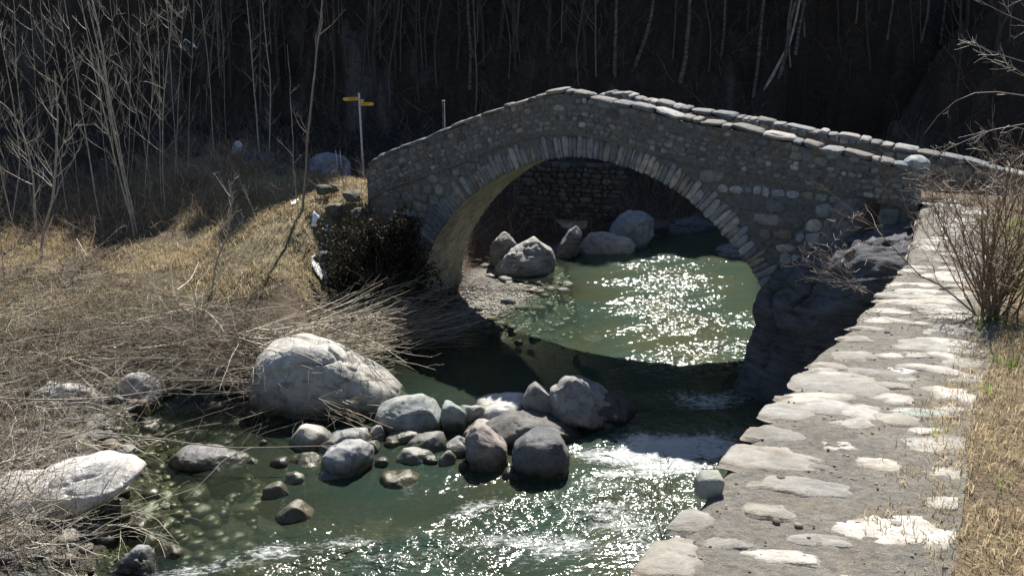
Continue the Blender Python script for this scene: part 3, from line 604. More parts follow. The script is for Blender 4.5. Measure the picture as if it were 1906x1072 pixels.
def strip(G, S, zlo, zhi, t, nz, rev=False, C=mc, amp=.012):
    f = np.linspace(0, 1, nz); Zg = zlo[:, None]+(zhi-zlo)[:, None]*f; Sg = np.repeat(S[:, None], nz, 1)
    W = B0+Sg[..., None]*BD; W[..., 2] = Zg; off = t+amp*fbm(np.stack([Sg*3, Zg*3, Sg*0+t], -1), 3, 5)
    W = W+off[..., None]*BW; Q = gridQ(len(S), nz)
    G.add(W, Q[:, ::-1] if rev else Q, C=C)
lo = np.where(inarch, zint(ss), -.6)
a1 = ss <= IS[0]+1e-4; a3 = ss >= IS[-1]-1e-4; a2 = (ss >= IS[0]-1e-4) & (ss <= IS[-1]+1e-4)
for t, rev in ((0.0, False), (WID, True)):
    for a, l in ((a1, -.6), (a3, -.6), (a2, None)):
        S = ss[a]; zl_ = np.full(len(S), -.6) if l is not None else zint(S); strip(G, S, zl_, zled(S)+.02, t, 26, rev)
core = G.build('wall', M_mortar, bridge)
# vault
G = Geo(); tt = np.linspace(.0, WID, 24); V = bp_(0, 0, 0)[None, None]+IS[:, None, None]*BD+tt[None, :, None]*BW; V = np.repeat(V, 1, 0); V[..., 2] = IZ[:, None]+.02*fbm(np.stack([IS[:, None]*2+tt*0, tt[None]*2+IS[:, None]*0, V[..., 0]*0], -1), 3, 8)
G.add(V, gridQ(len(IS), 24)); 
for si, sg in ((0, -1), (-1, 1)):   # legs of the vault under the springing
    zz = np.linspace(IZ[si], -.6, 8); V = (B0+IS[si]*BD)[None, None]+tt[None, :, None]*BW+np.zeros((8, 1, 1)); V[..., 2] = zz[:, None]; G.add(V, gridQ(8, 24))
G.build('vault', M_vault, bridge)
# deck
G = Geo(); dS_ = np.linspace(S0-.4, S1+.5, 120); dt = np.linspace(.3, WID-.3, 16)
V = B0+dS_[:, None, None]*BD+dt[None, :, None]*BW; V[..., 2] = (zled(dS_)+.03)[:, None]+.03*fbm2(V[..., 0], V[..., 1], 3, 3, 12); G.add(V, gridQ(120, 16), C=(.26, .25, .24)); G.build('deck', M_path, bridge)
# arch ring: slab voussoirs on edge
def ring(G, t, nn, seed):
    r = random.Random(seed); P = np.stack([IS, IZ], 1); d = np.diff(P, axis=0); L = np.concatenate([[0], np.cumsum(np.linalg.norm(d, axis=1))]); s = 0
    while s < L[-1]-.02:
        w = r.uniform(.055, .15); m = s+w/2; p = np.array([np.interp(m, L, P[:, 0]), np.interp(m, L, P[:, 1])]); q = np.array([np.interp(min(m+.15, L[-1]), L, P[:, 0]), np.interp(min(m+.15, L[-1]), L, P[:, 1])])-np.array([np.interp(max(m-.15, 0), L, P[:, 0]), np.interp(max(m-.15, 0), L, P[:, 1])])
        q /= np.linalg.norm(q); no = np.array([-q[1], q[0]]); no = no if no[1] > 0 or abs(q[0]) < .3 and False else no
        h_ = TH*r.uniform(.72, 1.12); c = p+no*(h_/2-.01); cen = bp_(c[0], t, c[1])
        an = r.uniform(-.05, .05); eu = BD*q[0]+np.array([0, 0, q[1]]); ev = BD*no[0]+np.array([0, 0, no[1]])
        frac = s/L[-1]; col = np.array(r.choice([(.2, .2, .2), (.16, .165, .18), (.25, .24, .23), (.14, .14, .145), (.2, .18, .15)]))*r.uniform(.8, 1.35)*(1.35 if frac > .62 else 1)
        patch(G, cen, eu, ev, nn, w*.55, h_/2, r.uniform(.02, .045), col, r, m=12, sq=5, ang=an, back=.02); s += w*1.04
G = Geo(); ring(G, 0, -BW, 3); G.build('arch_ring', M_mason, bridge)
G = Geo(); ring(G, WID, BW, 4); G.build('arch_ring', M_mason, bridge)
# face stones
def inring(s, z):
    d = np.hypot(IS-s, IZ-z).min(); return d
def stones(G, zlow, zhigh, t, nn, rows, rng_, seed, wr, skip=.05, lowlim=None, bias=0, follow=True, check=True):
    r = random.Random(seed); v = 0
    H = max(zhigh(np.linspace(rng_[0], rng_[1], 50))-zlow(np.linspace(rng_[0], rng_[1], 50)))
    while v < H:
        hh = r.uniform(*rows); s = rng_[0]+r.uniform(0, .2)
        while s < rng_[1]:
            w = hh*r.uniform(*wr); m = s+w/2
            zc = zlow(m)+v+hh/2 if follow else zlow(0)+v+hh/2
            zc += r.uniform(-.02, .02)
            sl = (zlow(m+.2)-zlow(m-.2))/.4 if follow else 0
            ok = zc+hh*.3 < zhigh(m) and m+w*.3 < rng_[1] and r.random() > skip and zc > zlow(m)-.02
            if ok and check and IS[0]-.7 < m < IS[-1]+.7:
                dmin = inring(m, zc); inside = IS[0] < m < IS[-1] and zc < zint(m)
                ok = dmin > TH+hh*.32 and not inside
            if ok:
                eu = BD*math.cos(math.atan(sl))+np.array([0, 0, math.sin(math.atan(sl))]); ev = np.cross(BW, eu)*-1; ev = ev if ev[2] > 0 else -ev
                f = r.uniform(.8, 1.06)
                patch(G, bp_(m, t, zc), eu, ev, nn, w/2*f, hh/2*f, r.uniform(.014, .042), stonecol(r, bias), r, m=r.choice([8, 9, 11]), sq=r.uniform(2.2, 5)+bias, ang=r.uniform(-.2, .2))
            s += w
        v += hh
G = Geo()
stones(G, lambda s: zled(s)+.05, lambda s: ztop(s)-.14, -.04, -BW, (.085, .16), (S0, S1), 21, (.9, 2.1), .16)
stones(G, lambda s: 0*s-.3, lambda s: zled(s)-.02, 0, -BW, (.13, .26), (S0, IS[0]+2.5), 22, (.9, 2.0), .06, follow=False)
stones(G, lambda s: 0*s-.3, lambda s: zled(s)-.02, 0, -BW, (.17, .32), (IS[-1]-2.6, S1), 23, (.8, 2.0), .02, follow=False, bias=3)
G.build('facing_stones', M_mason, bridge); G = Geo()
stones(G, lambda s: 0*s-.3, lambda s: zled(s)-.02, WID, BW, (.13, .26), (S0, S1), 24, (.9, 2), .06, follow=False)
G.build('facing_stones', M_mason, bridge)
# parapets: near and far
farP = [(1122, 178), (1135, 168), (1150, 165), (1200, 176), (1260, 190), (1300, 199), (1400, 213), (1500, 233), (1600, 248), (1700, 270), (1760, 282), (1820, 294), (1906, 318), (2050, 350), (2200, 380)]
fS, fZ = zip(*[face(x, y, WID) for x, y in farP]); fS = (S0,)+fS; 
fz0 = ztop(S0)-.25
midS = np.linspace(S0+.3, fS[1]-.2, 8); fS = (S0,)+tuple(midS)+fS[1:]; fZ = (fz0,)+tuple(np.minimum(ztop(midS)-.28, fZ[0]-.05+0*midS))+fZ
def zfar(s): return np.interp(s, fS, fZ)
def zledf(s): return np.where(np.asarray(s) < S1, zled(s), zled(S1))-.02
SF = fS[-1]
def parapet(name, s0, s1, zt, zl, t0, t1, seed, low=.05):
    par = Geo(); S = np.linspace(s0, s1, 130)
    strip(par, S, zl(S)-.03, zt(S)-low-.09, t0, 12, False); strip(par, S, zl(S)-.03, zt(S)-low-.09, t1, 12, True)
    V = np.stack([(B0+S[:, None]*BD+t0*BW)+np.outer(zt(S)-low-.09, [0, 0, 1]), (B0+S[:, None]*BD+t1*BW)+np.outer(zt(S)-low-.09, [0, 0, 1])], 1); par.add(V, gridQ(len(S), 2), C=mc)
    V = np.stack([(B0+S[:, None]*BD+t0*BW)+np.outer(zl(S)-.03, [0, 0, 1]), (B0+S[:, None]*BD+t1*BW)+np.outer(zl(S)-.03, [0, 0, 1])], 1); par.add(V, gridQ(len(S), 2), C=mc)
    for s in (s0, s1):
        V = [bp_(s, t0, zl(s)-.4), bp_(s, t1, zl(s)-.4), bp_(s, t1, zt(s)-low-.09), bp_(s, t0, zt(s)-low-.09)]; par.add(V, [(0, 1, 2, 3)], C=mc)
    p = par.build(name, M_mortar, bridge)
    c = Geo(); r = random.Random(seed); s = s0-.02; V0, T0 = ICO[3]
    while s < s1:
        w = r.choice([r.uniform(.12, .25), r.uniform(.3, .62)]); m = s+w/2; sl = r.gauss(0, .05)+math.atan((zt(m+.2)-zt(m-.2))/.4); hh = r.uniform(.045, .085)
        P = V0; hh = r.uniform(.045, .07); k = np.array([.45, .7, .75]); P = np.sign(P)*np.array([w/2, (t1-t0)/2+.04, hh])*(np.abs(V0)**k)
        P = P*(1+.3*fbm(V0*1.1+s*9, 3, seed))[:, None]
        x = P[:, 0]*math.cos(sl)-P[:, 2]*math.sin(sl); z = P[:, 0]*math.sin(sl)+P[:, 2]*math.cos(sl)
        W = B0+np.outer(m+x, BD)+np.outer((t0+t1)/2+P[:, 1], BW); W[:, 2] = zt(m)-low-.05+z+r.uniform(-.02, .025)
        c.add(W, T=T0, C=np.array(r.choice([(.17, .175, .18), (.13, .145, .16), (.2, .195, .185), (.14, .135, .13), (.25, .245, .24)]))*r.uniform(.8, 1.3)); s += w*.95
    c.build('coping', M_mason, p)
    return p
pn = parapet('parapet', S0, S1, ztop, zled, -.05, .36, 31, .075)
pf = parapet('parapet', S0, SF, zfar, zledf, WID-.36, WID+.05, 32, .02)
G = Geo(); stones(G, lambda s: zledf(s)+.05, lambda s: zfar(s)-.05, WID-.36, -BW, (.09, .18), (S0, SF), 26, (.9, 2.1), .12, check=False); G.build('parapet_stones', M_mason, bridge); G = Geo()
stones(G, lambda s: zled(s)+.05, lambda s: ztop(s)-.14, .36, BW, (.09, .18), (S0, S1), 27, (.9, 2.1), .12, check=False); G.build('parapet_stones', M_mason, bridge)
# rounded end stone of the near parapet
G = Geo(); V0, T0 = ICO[4]; e0 = bp_(S1-.13, .14, ztop(S1)-.06); G.add(V0*[.2, .24, .15]*(1+.12*fbm(V0*1.5, 3, 3))[:, None]+e0, T=T0, C=(.3, .33, .33)); G.build('end_stone', M_mason, bridge)
# end faces of the bridge (stone wall under the left end)
G = Geo()
for s in (S0, S1):
    V = [bp_(s, 0, -.5), bp_(s, WID, -.5), bp_(s, WID, zled(s)+.02), bp_(s, 0, zled(s)+.02)]; G.add(V, [(0, 1, 2, 3)], C=mc)
G.build('end_wall', M_mortar, bridge)

# approach path past the bridge, right
G = Geo(); S = np.linspace(S1-.3, SF+2, 50); T_ = np.linspace(.1, WID-.3, 14); V = B0+S[:, None, None]*BD+T_[None, :, None]*BW; V[..., 2] = zled(S1)+.035+.05*fbm2(V[..., 0], V[..., 1], 2.2, 4, 15)
G.add(V, gridQ(50, 14), C=(.33, .33, .33)); r = random.Random(5)
for i in range(60):
    s, t = r.uniform(S1, SF), r.uniform(.3, WID-.5); c = bp_(s, t, zled(S1)+.05); patch(G, c, BD, BW, np.array([0, 0, 1.]), r.uniform(.08, .22), r.uniform(.06, .14), .035, np.array([.45, .44, .42])*r.uniform(.7, 1.1), r, ang=r.uniform(-.5, .5))
tag(G.build('path', M_cap), kind='structure')

# ------------------------------------------------------------------ retaining wall with its walkable top
wallo = empty('retaining_wall', (*EDGE[4], 0), 'broad mortared stone wall with embedded flat stones running to the bridge', 'wall')
E = np.array([(p[0], p[1], 0) for p in EDGE]); E = resample(E, 700)
Tn = np.gradient(E, axis=0); Tn /= np.linalg.norm(Tn, axis=1)[:, None]; Nn = np.stack([Tn[:, 1], -Tn[:, 0], 0*Tn[:, 0]], 1)
arc = np.concatenate([[0], np.cumsum(np.linalg.norm(np.diff(E, axis=0), axis=1))])
jag = .05*fbm(np.stack([arc*2.2, arc*0, arc*0], 1), 4, 2)
cross = np.concatenate([[0], np.linspace(.02, WALLW+.04, 54)])
V = E[:, None]+Nn[:, None]*(cross[None, :, None]+(jag[:, None]*np.exp(-cross/.25)[None])[..., None])
V[..., 2] = zpath(V[..., 0], V[..., 1])+.012*fbm2(V[..., 0], V[..., 1], 3, 3, 6)+.012*fbm2(V[..., 0], V[..., 1], 14, 4, 7)-.06*np.exp(-cross/.04)[None]
c0 = np.array([.205, .193, .17]); cc = c0*(1+.35*fbm2(V[..., 0], V[..., 1], 2.5, 5, 16))[..., None]
G = Geo(); G.add(V, gridQ(len(E), len(cross)), C=cc.reshape(-1, 3)); G.build('cap', M_path, wallo)
zz = np.linspace(0, 1, 24); top = V[:, 0].copy(); Vs = np.repeat(top[:, None], 24, 1); Vs[..., 2] = top[:, None, 2]*(1-zz)+(-.9)*zz; Vs = Vs-Nn[:, None]*(zz**1.2*.35)[None, :, None]
Vs[..., :2] += (Nn[:, None]*(.05*fbm(np.stack([arc[:, None]*3+zz*0, zz[None]*14+arc[:, None]*0, zz[None]*0+arc[:, None]*0], -1), 4, 14))[..., None])[..., :2]
G = Geo(); G.add(Vs, gridQ(len(E), 24), C=(.16, .155, .14)); 
r = random.Random(8); i = 4
z_ = .1
while z_ < 4.9:
    hh = r.uniform(.14, .26); s = r.uniform(0, .3)
    while s < arc[-1]-.3:
        w = hh*r.uniform(1, 2.2); k = int(np.searchsorted(arc, s+w/2)); k = min(k, len(E)-1); zt_ = top[k, 2]
        if z_+hh/2 < zt_-.08:
            f = (zt_-z_)/(zt_+.9); c = E[k]-Nn[k]*(f**1.2*.35); c = np.array([c[0], c[1], z_]); patch(G, c, Tn[k], np.array([0, 0, 1.]), -Nn[k], w*.46, hh*.45, r.uniform(.02, .06), stonecol(r, 2)*1.2, r)
        s += w
    z_ += hh
G.build('river_face', M_mason, wallo)
# the stones set in the top, sizes and places as seen
def capstone(G, c, L, W_, ang, prot, col, r, sink=.01, m=40, rings=9):
    th = np.arange(m)*2*math.pi/m; sd_ = r.uniform(0, 99); k = 1+.45*fbm(np.stack([np.cos(th)*1.6+sd_, np.sin(th)*1.6, th*0], 1), 5, 4)
    sq = 2.6; kk = (np.abs(np.cos(th))**sq+np.abs(np.sin(th))**sq)**(-1/sq)
    u = L/2*k*kk*np.cos(th); v = W_/2*k*kk*np.sin(th); ca, sa = math.cos(ang), math.sin(ang); x = u*ca-v*sa; y = u*sa+v*ca
    V = []; tx, ty = r.uniform(-.04, .04), r.uniform(-.05, .02)
    fr = np.concatenate([[1.12, 1.04, .97], np.linspace(.9, .12, rings-3)])
    for j, f in enumerate(fr):
        hh = prot*(1-min(f, 1)**3.2)-(.012 if f >= .99 else 0)-.002
        X_, Y_ = c[0]+x*f, c[1]+y*f; zb = zpath(X_, Y_)
        nz = .010*fbm2(X_, Y_, 9, 4, 33)+.006*fbm2(X_*1.0, Y_*3.0, 12, 3, 35)
        ws = wallside(X_, Y_); sh = np.where(ws < -.015, -.015-ws, np.where(ws > 1.0, 1.0-ws, 0)); X_ = X_+sh*.87; Y_ = Y_-sh*.49
        V.append(np.stack([X_, Y_, zb+hh+(x*tx+y*ty)*f+(nz if j > 1 else nz*0)], 1))
    V.append([[c[0], c[1], float(zpath(c[0], c[1]))+prot]]); V = np.concatenate(V); Q = []
    for i in range(rings-1):
        for j in range(m): Q.append((i*m+j, i*m+(j+1) % m, (i+1)*m+(j+1) % m, (i+1)*m+j))
    T = [((rings-1)*m+j, (rings-1)*m+(j+1) % m, rings*m) for j in range(m)]
    cvar = np.array(col)*(1+.5*fbm(V*7, 5, int(sd_), .65))[:, None]; rr_ = np.append(np.repeat(fr, m), 0); ed = sst(.62, 1.02, rr_+.5*fbm(V*9, 4, 7))[:, None]; cvar = cvar*(1-ed)+np.array([.22, .205, .18])*ed
    G.add(V, Q, T, np.clip(cvar, 0, .9))
CAPS = [(1245, 1035, 130, 75, 'e'), (1278, 968, 110, 40, 'e'), (1430, 850, 195, 55, 'e'), (1462, 765, 110, 38, 'e'), (1440, 807, 120, 34, 'eg'), (1560, 713, 165, 50, 'e'), (1500, 742, 90, 16, 'eg'), (1585, 663, 80, 22, 'e'), (1545, 682, 60, 16, 'eg'),
        (1595, 632, 60, 14, 'e'), (1615, 612, 60, 10, 'e'), (1640, 596, 70, 14, 'w'), (1655, 578, 70, 12, 'w'), (1680, 562, 90, 12, 'w'), (1690, 546, 70, 9, 'w'), (1700, 530, 90, 8, 'w'), (1715, 515, 80, 7, 'w'),
        (1462, 1036, 135, 30, 'w'), (1505, 905, 150, 36, 'g'), (1435, 950, 90, 34, 'g'), (1645, 863, 108, 27, 'w'), (1562, 830, 75, 18, 'w'), (1585, 788, 90, 20, 'l'), (1665, 743, 85, 22, 'w'), (1610, 760, 60, 14, 'l'), (1775, 733, 100, 36, 'W'), (1700, 765, 55, 14, 'l'),
        (1720, 768, 120, 18, 'b'), (1790, 762, 80, 14, 'w'), (1725, 800, 60, 14, 'w'), (1740, 828, 170, 36, 'l'), (1670, 985, 250, 66, 'W'), (1790, 885, 120, 32, 'l'), (1770, 936, 110, 28, 'w'), (1665, 690, 65, 15, 'W'), (1690, 706, 45, 8, 'l'), (1790, 675, 100, 26, 'g'), (1790, 703, 110, 20, 'l'),
        (1800, 653, 120, 14, 'w'), (1700, 660, 80, 12, 'l'), (1530, 1005, 110, 24, 'g'), (1560, 1010, 60, 12, 'l'), (1590, 1080, 70, 16, 'w'), (1350, 1010, 90, 22, 'eg'), (1730, 640, 90, 12, 'b'), (1745, 618, 100, 12, 'l'), (1700, 600, 60, 10, 'w'), (1760, 590, 90, 10, 'w'), (1735, 570, 80, 9, 'w'), (1770, 552, 80, 8, 'l'), (1410, 905, 70, 16, 'eg'), (1520, 870, 60, 12, 'eg')]
CT = {'e': (.235, .228, .21), 'eg': (.18, .175, .16), 'w': (.38, .365, .335), 'W': (.50, .485, .46), 'g': (.235, .23, .215), 'l': (.29, .285, .27), 'b': (.30, .34, .33)}
G = Geo(); r = random.Random(15)
for (x, y, w, h_, t) in CAPS:
    c = atslope(x, y); a = atslope(x-w/2, y); b = atslope(x+w/2, y); f = atslope(x, y-h_/2); n_ = atslope(x, y+h_/2)
    capstone(G, c, abs(b[0]-a[0])*1.02, abs(f[1]-n_[1]), r.uniform(-.12, .12)+(-.12), .016 if t == 'e' else r.uniform(.005, .013), CT[t], r)
for i in range(26):
    k = 60+int(r.uniform(0, 1)*180); s = r.uniform(.1, WALLW-.1); c = E[k]+Nn[k]*s
    if c[1] < 1.6: capstone(G, c, r.uniform(.2, .5), r.uniform(.12, .3), r.uniform(-.5, .5), .02, CT[r.choice('wlg')], r)
for i in range(70):
    k = r.randrange(480, 690); s = r.uniform(.08, WALLW-.2); c = E[k]+Nn[k]*s; capstone(G, c, r.uniform(.2, .45), r.uniform(.12, .28), r.uniform(-.5, .3), .018, CT[r.choice('wwlg')], r, m=24, rings=7)
G.build('cap_stones', M_cap, wallo)
G = Geo(); V0, T0 = ICO[2]; gr_ = np.random.default_rng(4)
for i in range(5200):
    k = int(60+gr_.random()**1.3*600) if i % 2 else int(115+gr_.random()*160); k = min(k, 699); w_ = gr_.uniform(.03, .97); c = E[k]+Nn[k]*w_; sz = gr_.uniform(.002, .007)*(1 if gr_.random() < .93 else 2.6)
    G.add(V0*[sz*gr_.uniform(.8, 1.7), sz*gr_.uniform(.8, 1.5), sz*.7]+[c[0]+gr_.uniform(-.02, .02), c[1]+gr_.uniform(-.02, .02), float(zpath(c[0], c[1]))+.004], T=T0, C=np.array([.2, .19, .17])*gr_.uniform(.45, 1.7))
G.build('grit', M_cap, wallo)
# loose block on the wall edge
c = atslope(1322, 915); V0, T0 = ICO[4]; P = np.sign(V0)*np.abs(V0)**.6*[.06, .062, .058]; P = P*(1+.12*fbm(V0*1.4+3, 3, 8))[:, None]; a = .25
P[:, 0] += P[:, 2]*.1; G = Geo(); G.add(P+[c[0]-.0, c[1]+.03, c[2]+.02], T=T0, C=(.27, .29, .27)); tag(G.build('loose_block', M_cap, origin=c), 'squat grey green block with orange moss sitting on the wall edge over the water', 'stone block')

# ------------------------------------------------------------------ grass
def blades(name, pts, lens, wid, cols, label, seed, lean=.5):
    r = np.random.default_rng(seed); n = len(pts); az = r.uniform(0, 6.283, n); ln = r.uniform(.1, 1, n)*lean*1.6; d = np.stack([np.cos(az), np.sin(az)], 1); sd_ = np.stack([-d[:, 1], d[:, 0]], 1)
    L = lens[:, None]; P = pts; V = np.zeros((n, 5, 3)); w = wid[:, None]
    V[:, 0, :2] = P[:, :2]-sd_*w; V[:, 1, :2] = P[:, :2]+sd_*w; V[:, 0, 2] = V[:, 1, 2] = P[:, 2]-.01
    m = P[:, :2]+d*L*.35*ln[:, None]; V[:, 2, :2] = m+sd_*w*.7; V[:, 3, :2] = m-sd_*w*.7; V[:, 2, 2] = V[:, 3, 2] = P[:, 2]+lens*.6
    V[:, 4, :2] = P[:, :2]+d*L*ln[:, None]; V[:, 4, 2] = P[:, 2]+lens*(1-.45*ln)
    i = np.arange(n)*5; Q = np.stack([i, i+1, i+2, i+3], 1); T = np.stack([i+3, i+2, i+4], 1)
    G = Geo(); G.add(V.reshape(-1, 3), Q, T, np.repeat(cols, 5, 0)); return tag(G.build(name, M_grass), label, 'grass', kind='stuff')
print("edge idx", [int(np.argmin(np.hypot(E[:,0]-p[0],E[:,1]-p[1]))) for p in EDGE], arc[-1])
n = 250000; kk = (nr.random(n)**1.5*560).astype(int)+110; kk = np.clip(kk, 0, len(E)-1); w = .58+nr.random(n)**1.7*2.3; al = nr.uniform(-.03, .03, n)
X = E[kk, 0]+Nn[kk, 0]*w+Tn[kk, 0]*al; Y = E[kk, 1]+Nn[kk, 1]*w+Tn[kk, 1]*al; dens = fbm2(X, Y, 3, 3, 5); edge = .85+.50*fbm2(X, Y, 1.9, 4, 8)+.06*nr.standard_normal(n)
k = (w > edge) & (Y > 1) & (nr.random(n) < np.clip(.8+dens, .2, 1)); X, Y, w = X[k], Y[k], w[k]
z = terr(X, Y); gp = fbm2(X, Y, 2.2, 3, 14); green = (gp > .12) & (nr.random(len(X)) < .75)
cols = np.where(green[:, None], [.17, .25, .05], [.47, .38, .24])*nr.uniform(.6, 1.25, (len(X), 1))
blades('grass', np.stack([X, Y, np.maximum(z, zpath(X, Y)-.02)], 1), nr.uniform(.025, .10, len(X))*(1+.6*green), nr.uniform(.0012, .003, len(X)), cols, 'dry straw coloured grass with green tufts beside the wall top', 2, .8)
n = 120000; X = nr.uniform(-15, -1.5, n); Y = nr.uniform(15, 26, n); z, sdd, dll, _, _, mm_, hs_, _, _ = terr(X, Y, True)
nn_ = fbm2(X, Y, .9, 4, 44); k = (dll > 2.2) & (nr.random(n) < np.clip(.25+1.5*nn_+.3, .05, 1)) & (Y < 24.5+nn_*3); X, Y, z = X[k], Y[k], z[k]
cols = np.array([.42, .33, .205])*nr.uniform(.55, 1.25, (len(X), 1)); gsel = nr.random(len(X)) < .12; cols[gsel] = cols[gsel]*[.55, .85, .5]
blades('grass', np.stack([X, Y, z], 1), nr.uniform(.06, .2, len(X)), nr.uniform(.004, .008, len(X)), cols, 'flattened golden dry grass covering the left bank meadow', 3, 1.0)

# ------------------------------------------------------------------ bare saplings and trees
bark = (.30, .275, .23); barkd = (.10, .085, .07)
def tree(label, pts, r0, cat='sapling', name='sapling', group=None, col=bark, kids=16, klen=.9, ang=.55, up=.10, depth=2, mat=M_twig, ext=3.0, Y=None, seed=1, tmin=.2, k=6, dy=0.0, jit=.012):
    rr = random.Random(seed); b = hit(*pts[0]) if Y is None else aty(*pts[0], Y)
    P = [aty(x, y, b[1]+dy*i) for i, (x, y) in enumerate(pts)]; zt_ = tz(P[0][0], P[0][1]); P[0] = np.array([P[0][0], P[0][1], min(P[0][2], zt_)-.05])
    if ext: d = P[-1]-P[-2]; d = d/np.linalg.norm(d)*.5+np.array([0, 0, .5]); P.append(P[-1]+d*ext)
    P = resample(P, 22, jit, rr); root = empty(name, P[0], label, cat, group)
    G = Geo(); n = len(P); tube(G, P, np.linspace(r0, r0*.3, n), k, col); G.build('trunk', mat, root)
    G = Geo(); L = np.linalg.norm(np.diff(P, axis=0), axis=1).sum()
    for _ in range(kids):
        t = rr.uniform(tmin, .99); i = min(int(t*(n-1)), n-2); p = P[i]; a = rr.uniform(0, 6.28); d = np.array([math.cos(a), math.sin(a)*.8, rr.uniform(.5, 1.5)]); l = klen*rr.uniform(.4, 1.2)*(1.2-.5*t)
        branchy(G, walk(p, d, l, 6, .13, up, rr), max(.004, r0*.32), .002, 5, l*.5, ang, up, depth-1, np.array(col)*1.2, r=rr)
    G.build('branches', M_twig, root); return root
GS = 'thin bare saplings of the left bank thicket'; LS = 'thin bare sapling standing in the left bank thicket'
SAP = [([(250, 430), (222, 330), (195, 230), (150, 0)], .035), ([(190, 425), (172, 330), (150, 200), (118, 0)], .035), ([(256, 436), (232, 330), (212, 220), (175, 60), (160, 0)], .04), ([(268, 385), (275, 260), (285, 150), (268, 0)], .03),
       ([(306, 395), (300, 260), (308, 140), (322, 0)], .032), ([(300, 380), (298, 220), (296, 0)], .028), ([(332, 335), (322, 200), (312, 0)], .028), ([(325, 350), (330, 200), (338, 40), (340, 0)], .024),
       ([(400, 305), (392, 210), (384, 100), (374, 0)], .03), ([(420, 262), (418, 120), (410, 0)], .022), ([(20, 420), (40, 300), (20, 160), (0, 60)], .035), ([(62, 400), (48, 280), (30, 150), (25, 0)], .03),
       ([(128, 410), (112, 300), (85, 150), (75, 0)], .028), ([(10, 560), (0, 450), (-15, 300), (-20, 100)], .025), ([(232, 400), (240, 280), (242, 120), (235, 0)], .022), ([(205, 370), (190, 250), (182, 100), (190, 0)], .022),
       ([(100, 395), (120, 260), (130, 120), (110, 0)], .024), ([(150, 400), (135, 250), (100, 90), (90, 0)], .02), ([(350, 330), (352, 180), (360, 0)], .02), ([(285, 370), (262, 230), (215, 90), (205, 0)], .022), ([(30, 440), (-5, 300), (-30, 160)], .03),
       ([(218, 395), (205, 210), (168, 60), (140, 0)], .022), ([(75, 380), (70, 240), (60, 90), (55, 0)], .02), ([(240, 350), (255, 210), (262, 60), (258, 0)], .02)]
for i, (p, r0) in enumerate(SAP): tree(LS, p, r0*.46, group=GS, seed=100+i, kids=20, klen=1.0, up=.12)
tree('dark sapling with a red shredded base beside the mound stones', [(562, 395), (570, 300), (578, 180), (590, 60), (598, 0)], .036, seed=140, kids=15, klen=.8, col=(.2, .17, .14), group=None)
tree('straight whip thin sapling left of the red based one', [(553, 385), (547, 290), (545, 200), (540, 110)], .014, seed=141, kids=3, klen=.5, ext=.3)
tree('slim sapling with stubby twigs between thicket and signpost, left of two', [(482, 268), (475, 190), (470, 120), (463, 40)], .028, seed=142, kids=16, klen=.5, ext=2, Y=26)
tree('slim sapling with stubby twigs between thicket and signpost, right of two', [(496, 266), (506, 180), (502, 110), (495, 50)], .026, seed=143, kids=16, klen=.5, ext=2, Y=26)
tree('crooked little tree with long side branches at the meadow edge', [(75, 490), (82, 425), (100, 370), (105, 300), (108, 220)], .04, seed=144, kids=10, klen=1.6, ang=.9, ext=1.0, tmin=.35)
tree('leaning branched stem beside the crooked little tree', [(66, 440), (62, 340), (50, 270), (20, 205), (0, 190)], .03, seed=145, kids=10, klen=1.2, ang=.8, ext=0)
tree('tall leaning sapling at the meadow edge right of the thicket', [(250, 438), (243, 380), (225, 300), (200, 180), (190, 60), (170, 0)], .032, seed=147, kids=14, klen=.9)
tree('short forked shrub stem at the brush pile edge', [(392, 548), (402, 490), (425, 440), (432, 380), (425, 335)], .03, seed=146, kids=14, klen=.7, ang=.8, ext=0, name='shrub', cat='shrub', depth=2, tmin=.1)
tree('thin forked stem right of the short forked shrub', [(478, 420), (468, 370), (455, 345), (448, 320)], .012, seed=148, kids=4, klen=.4, ext=0)
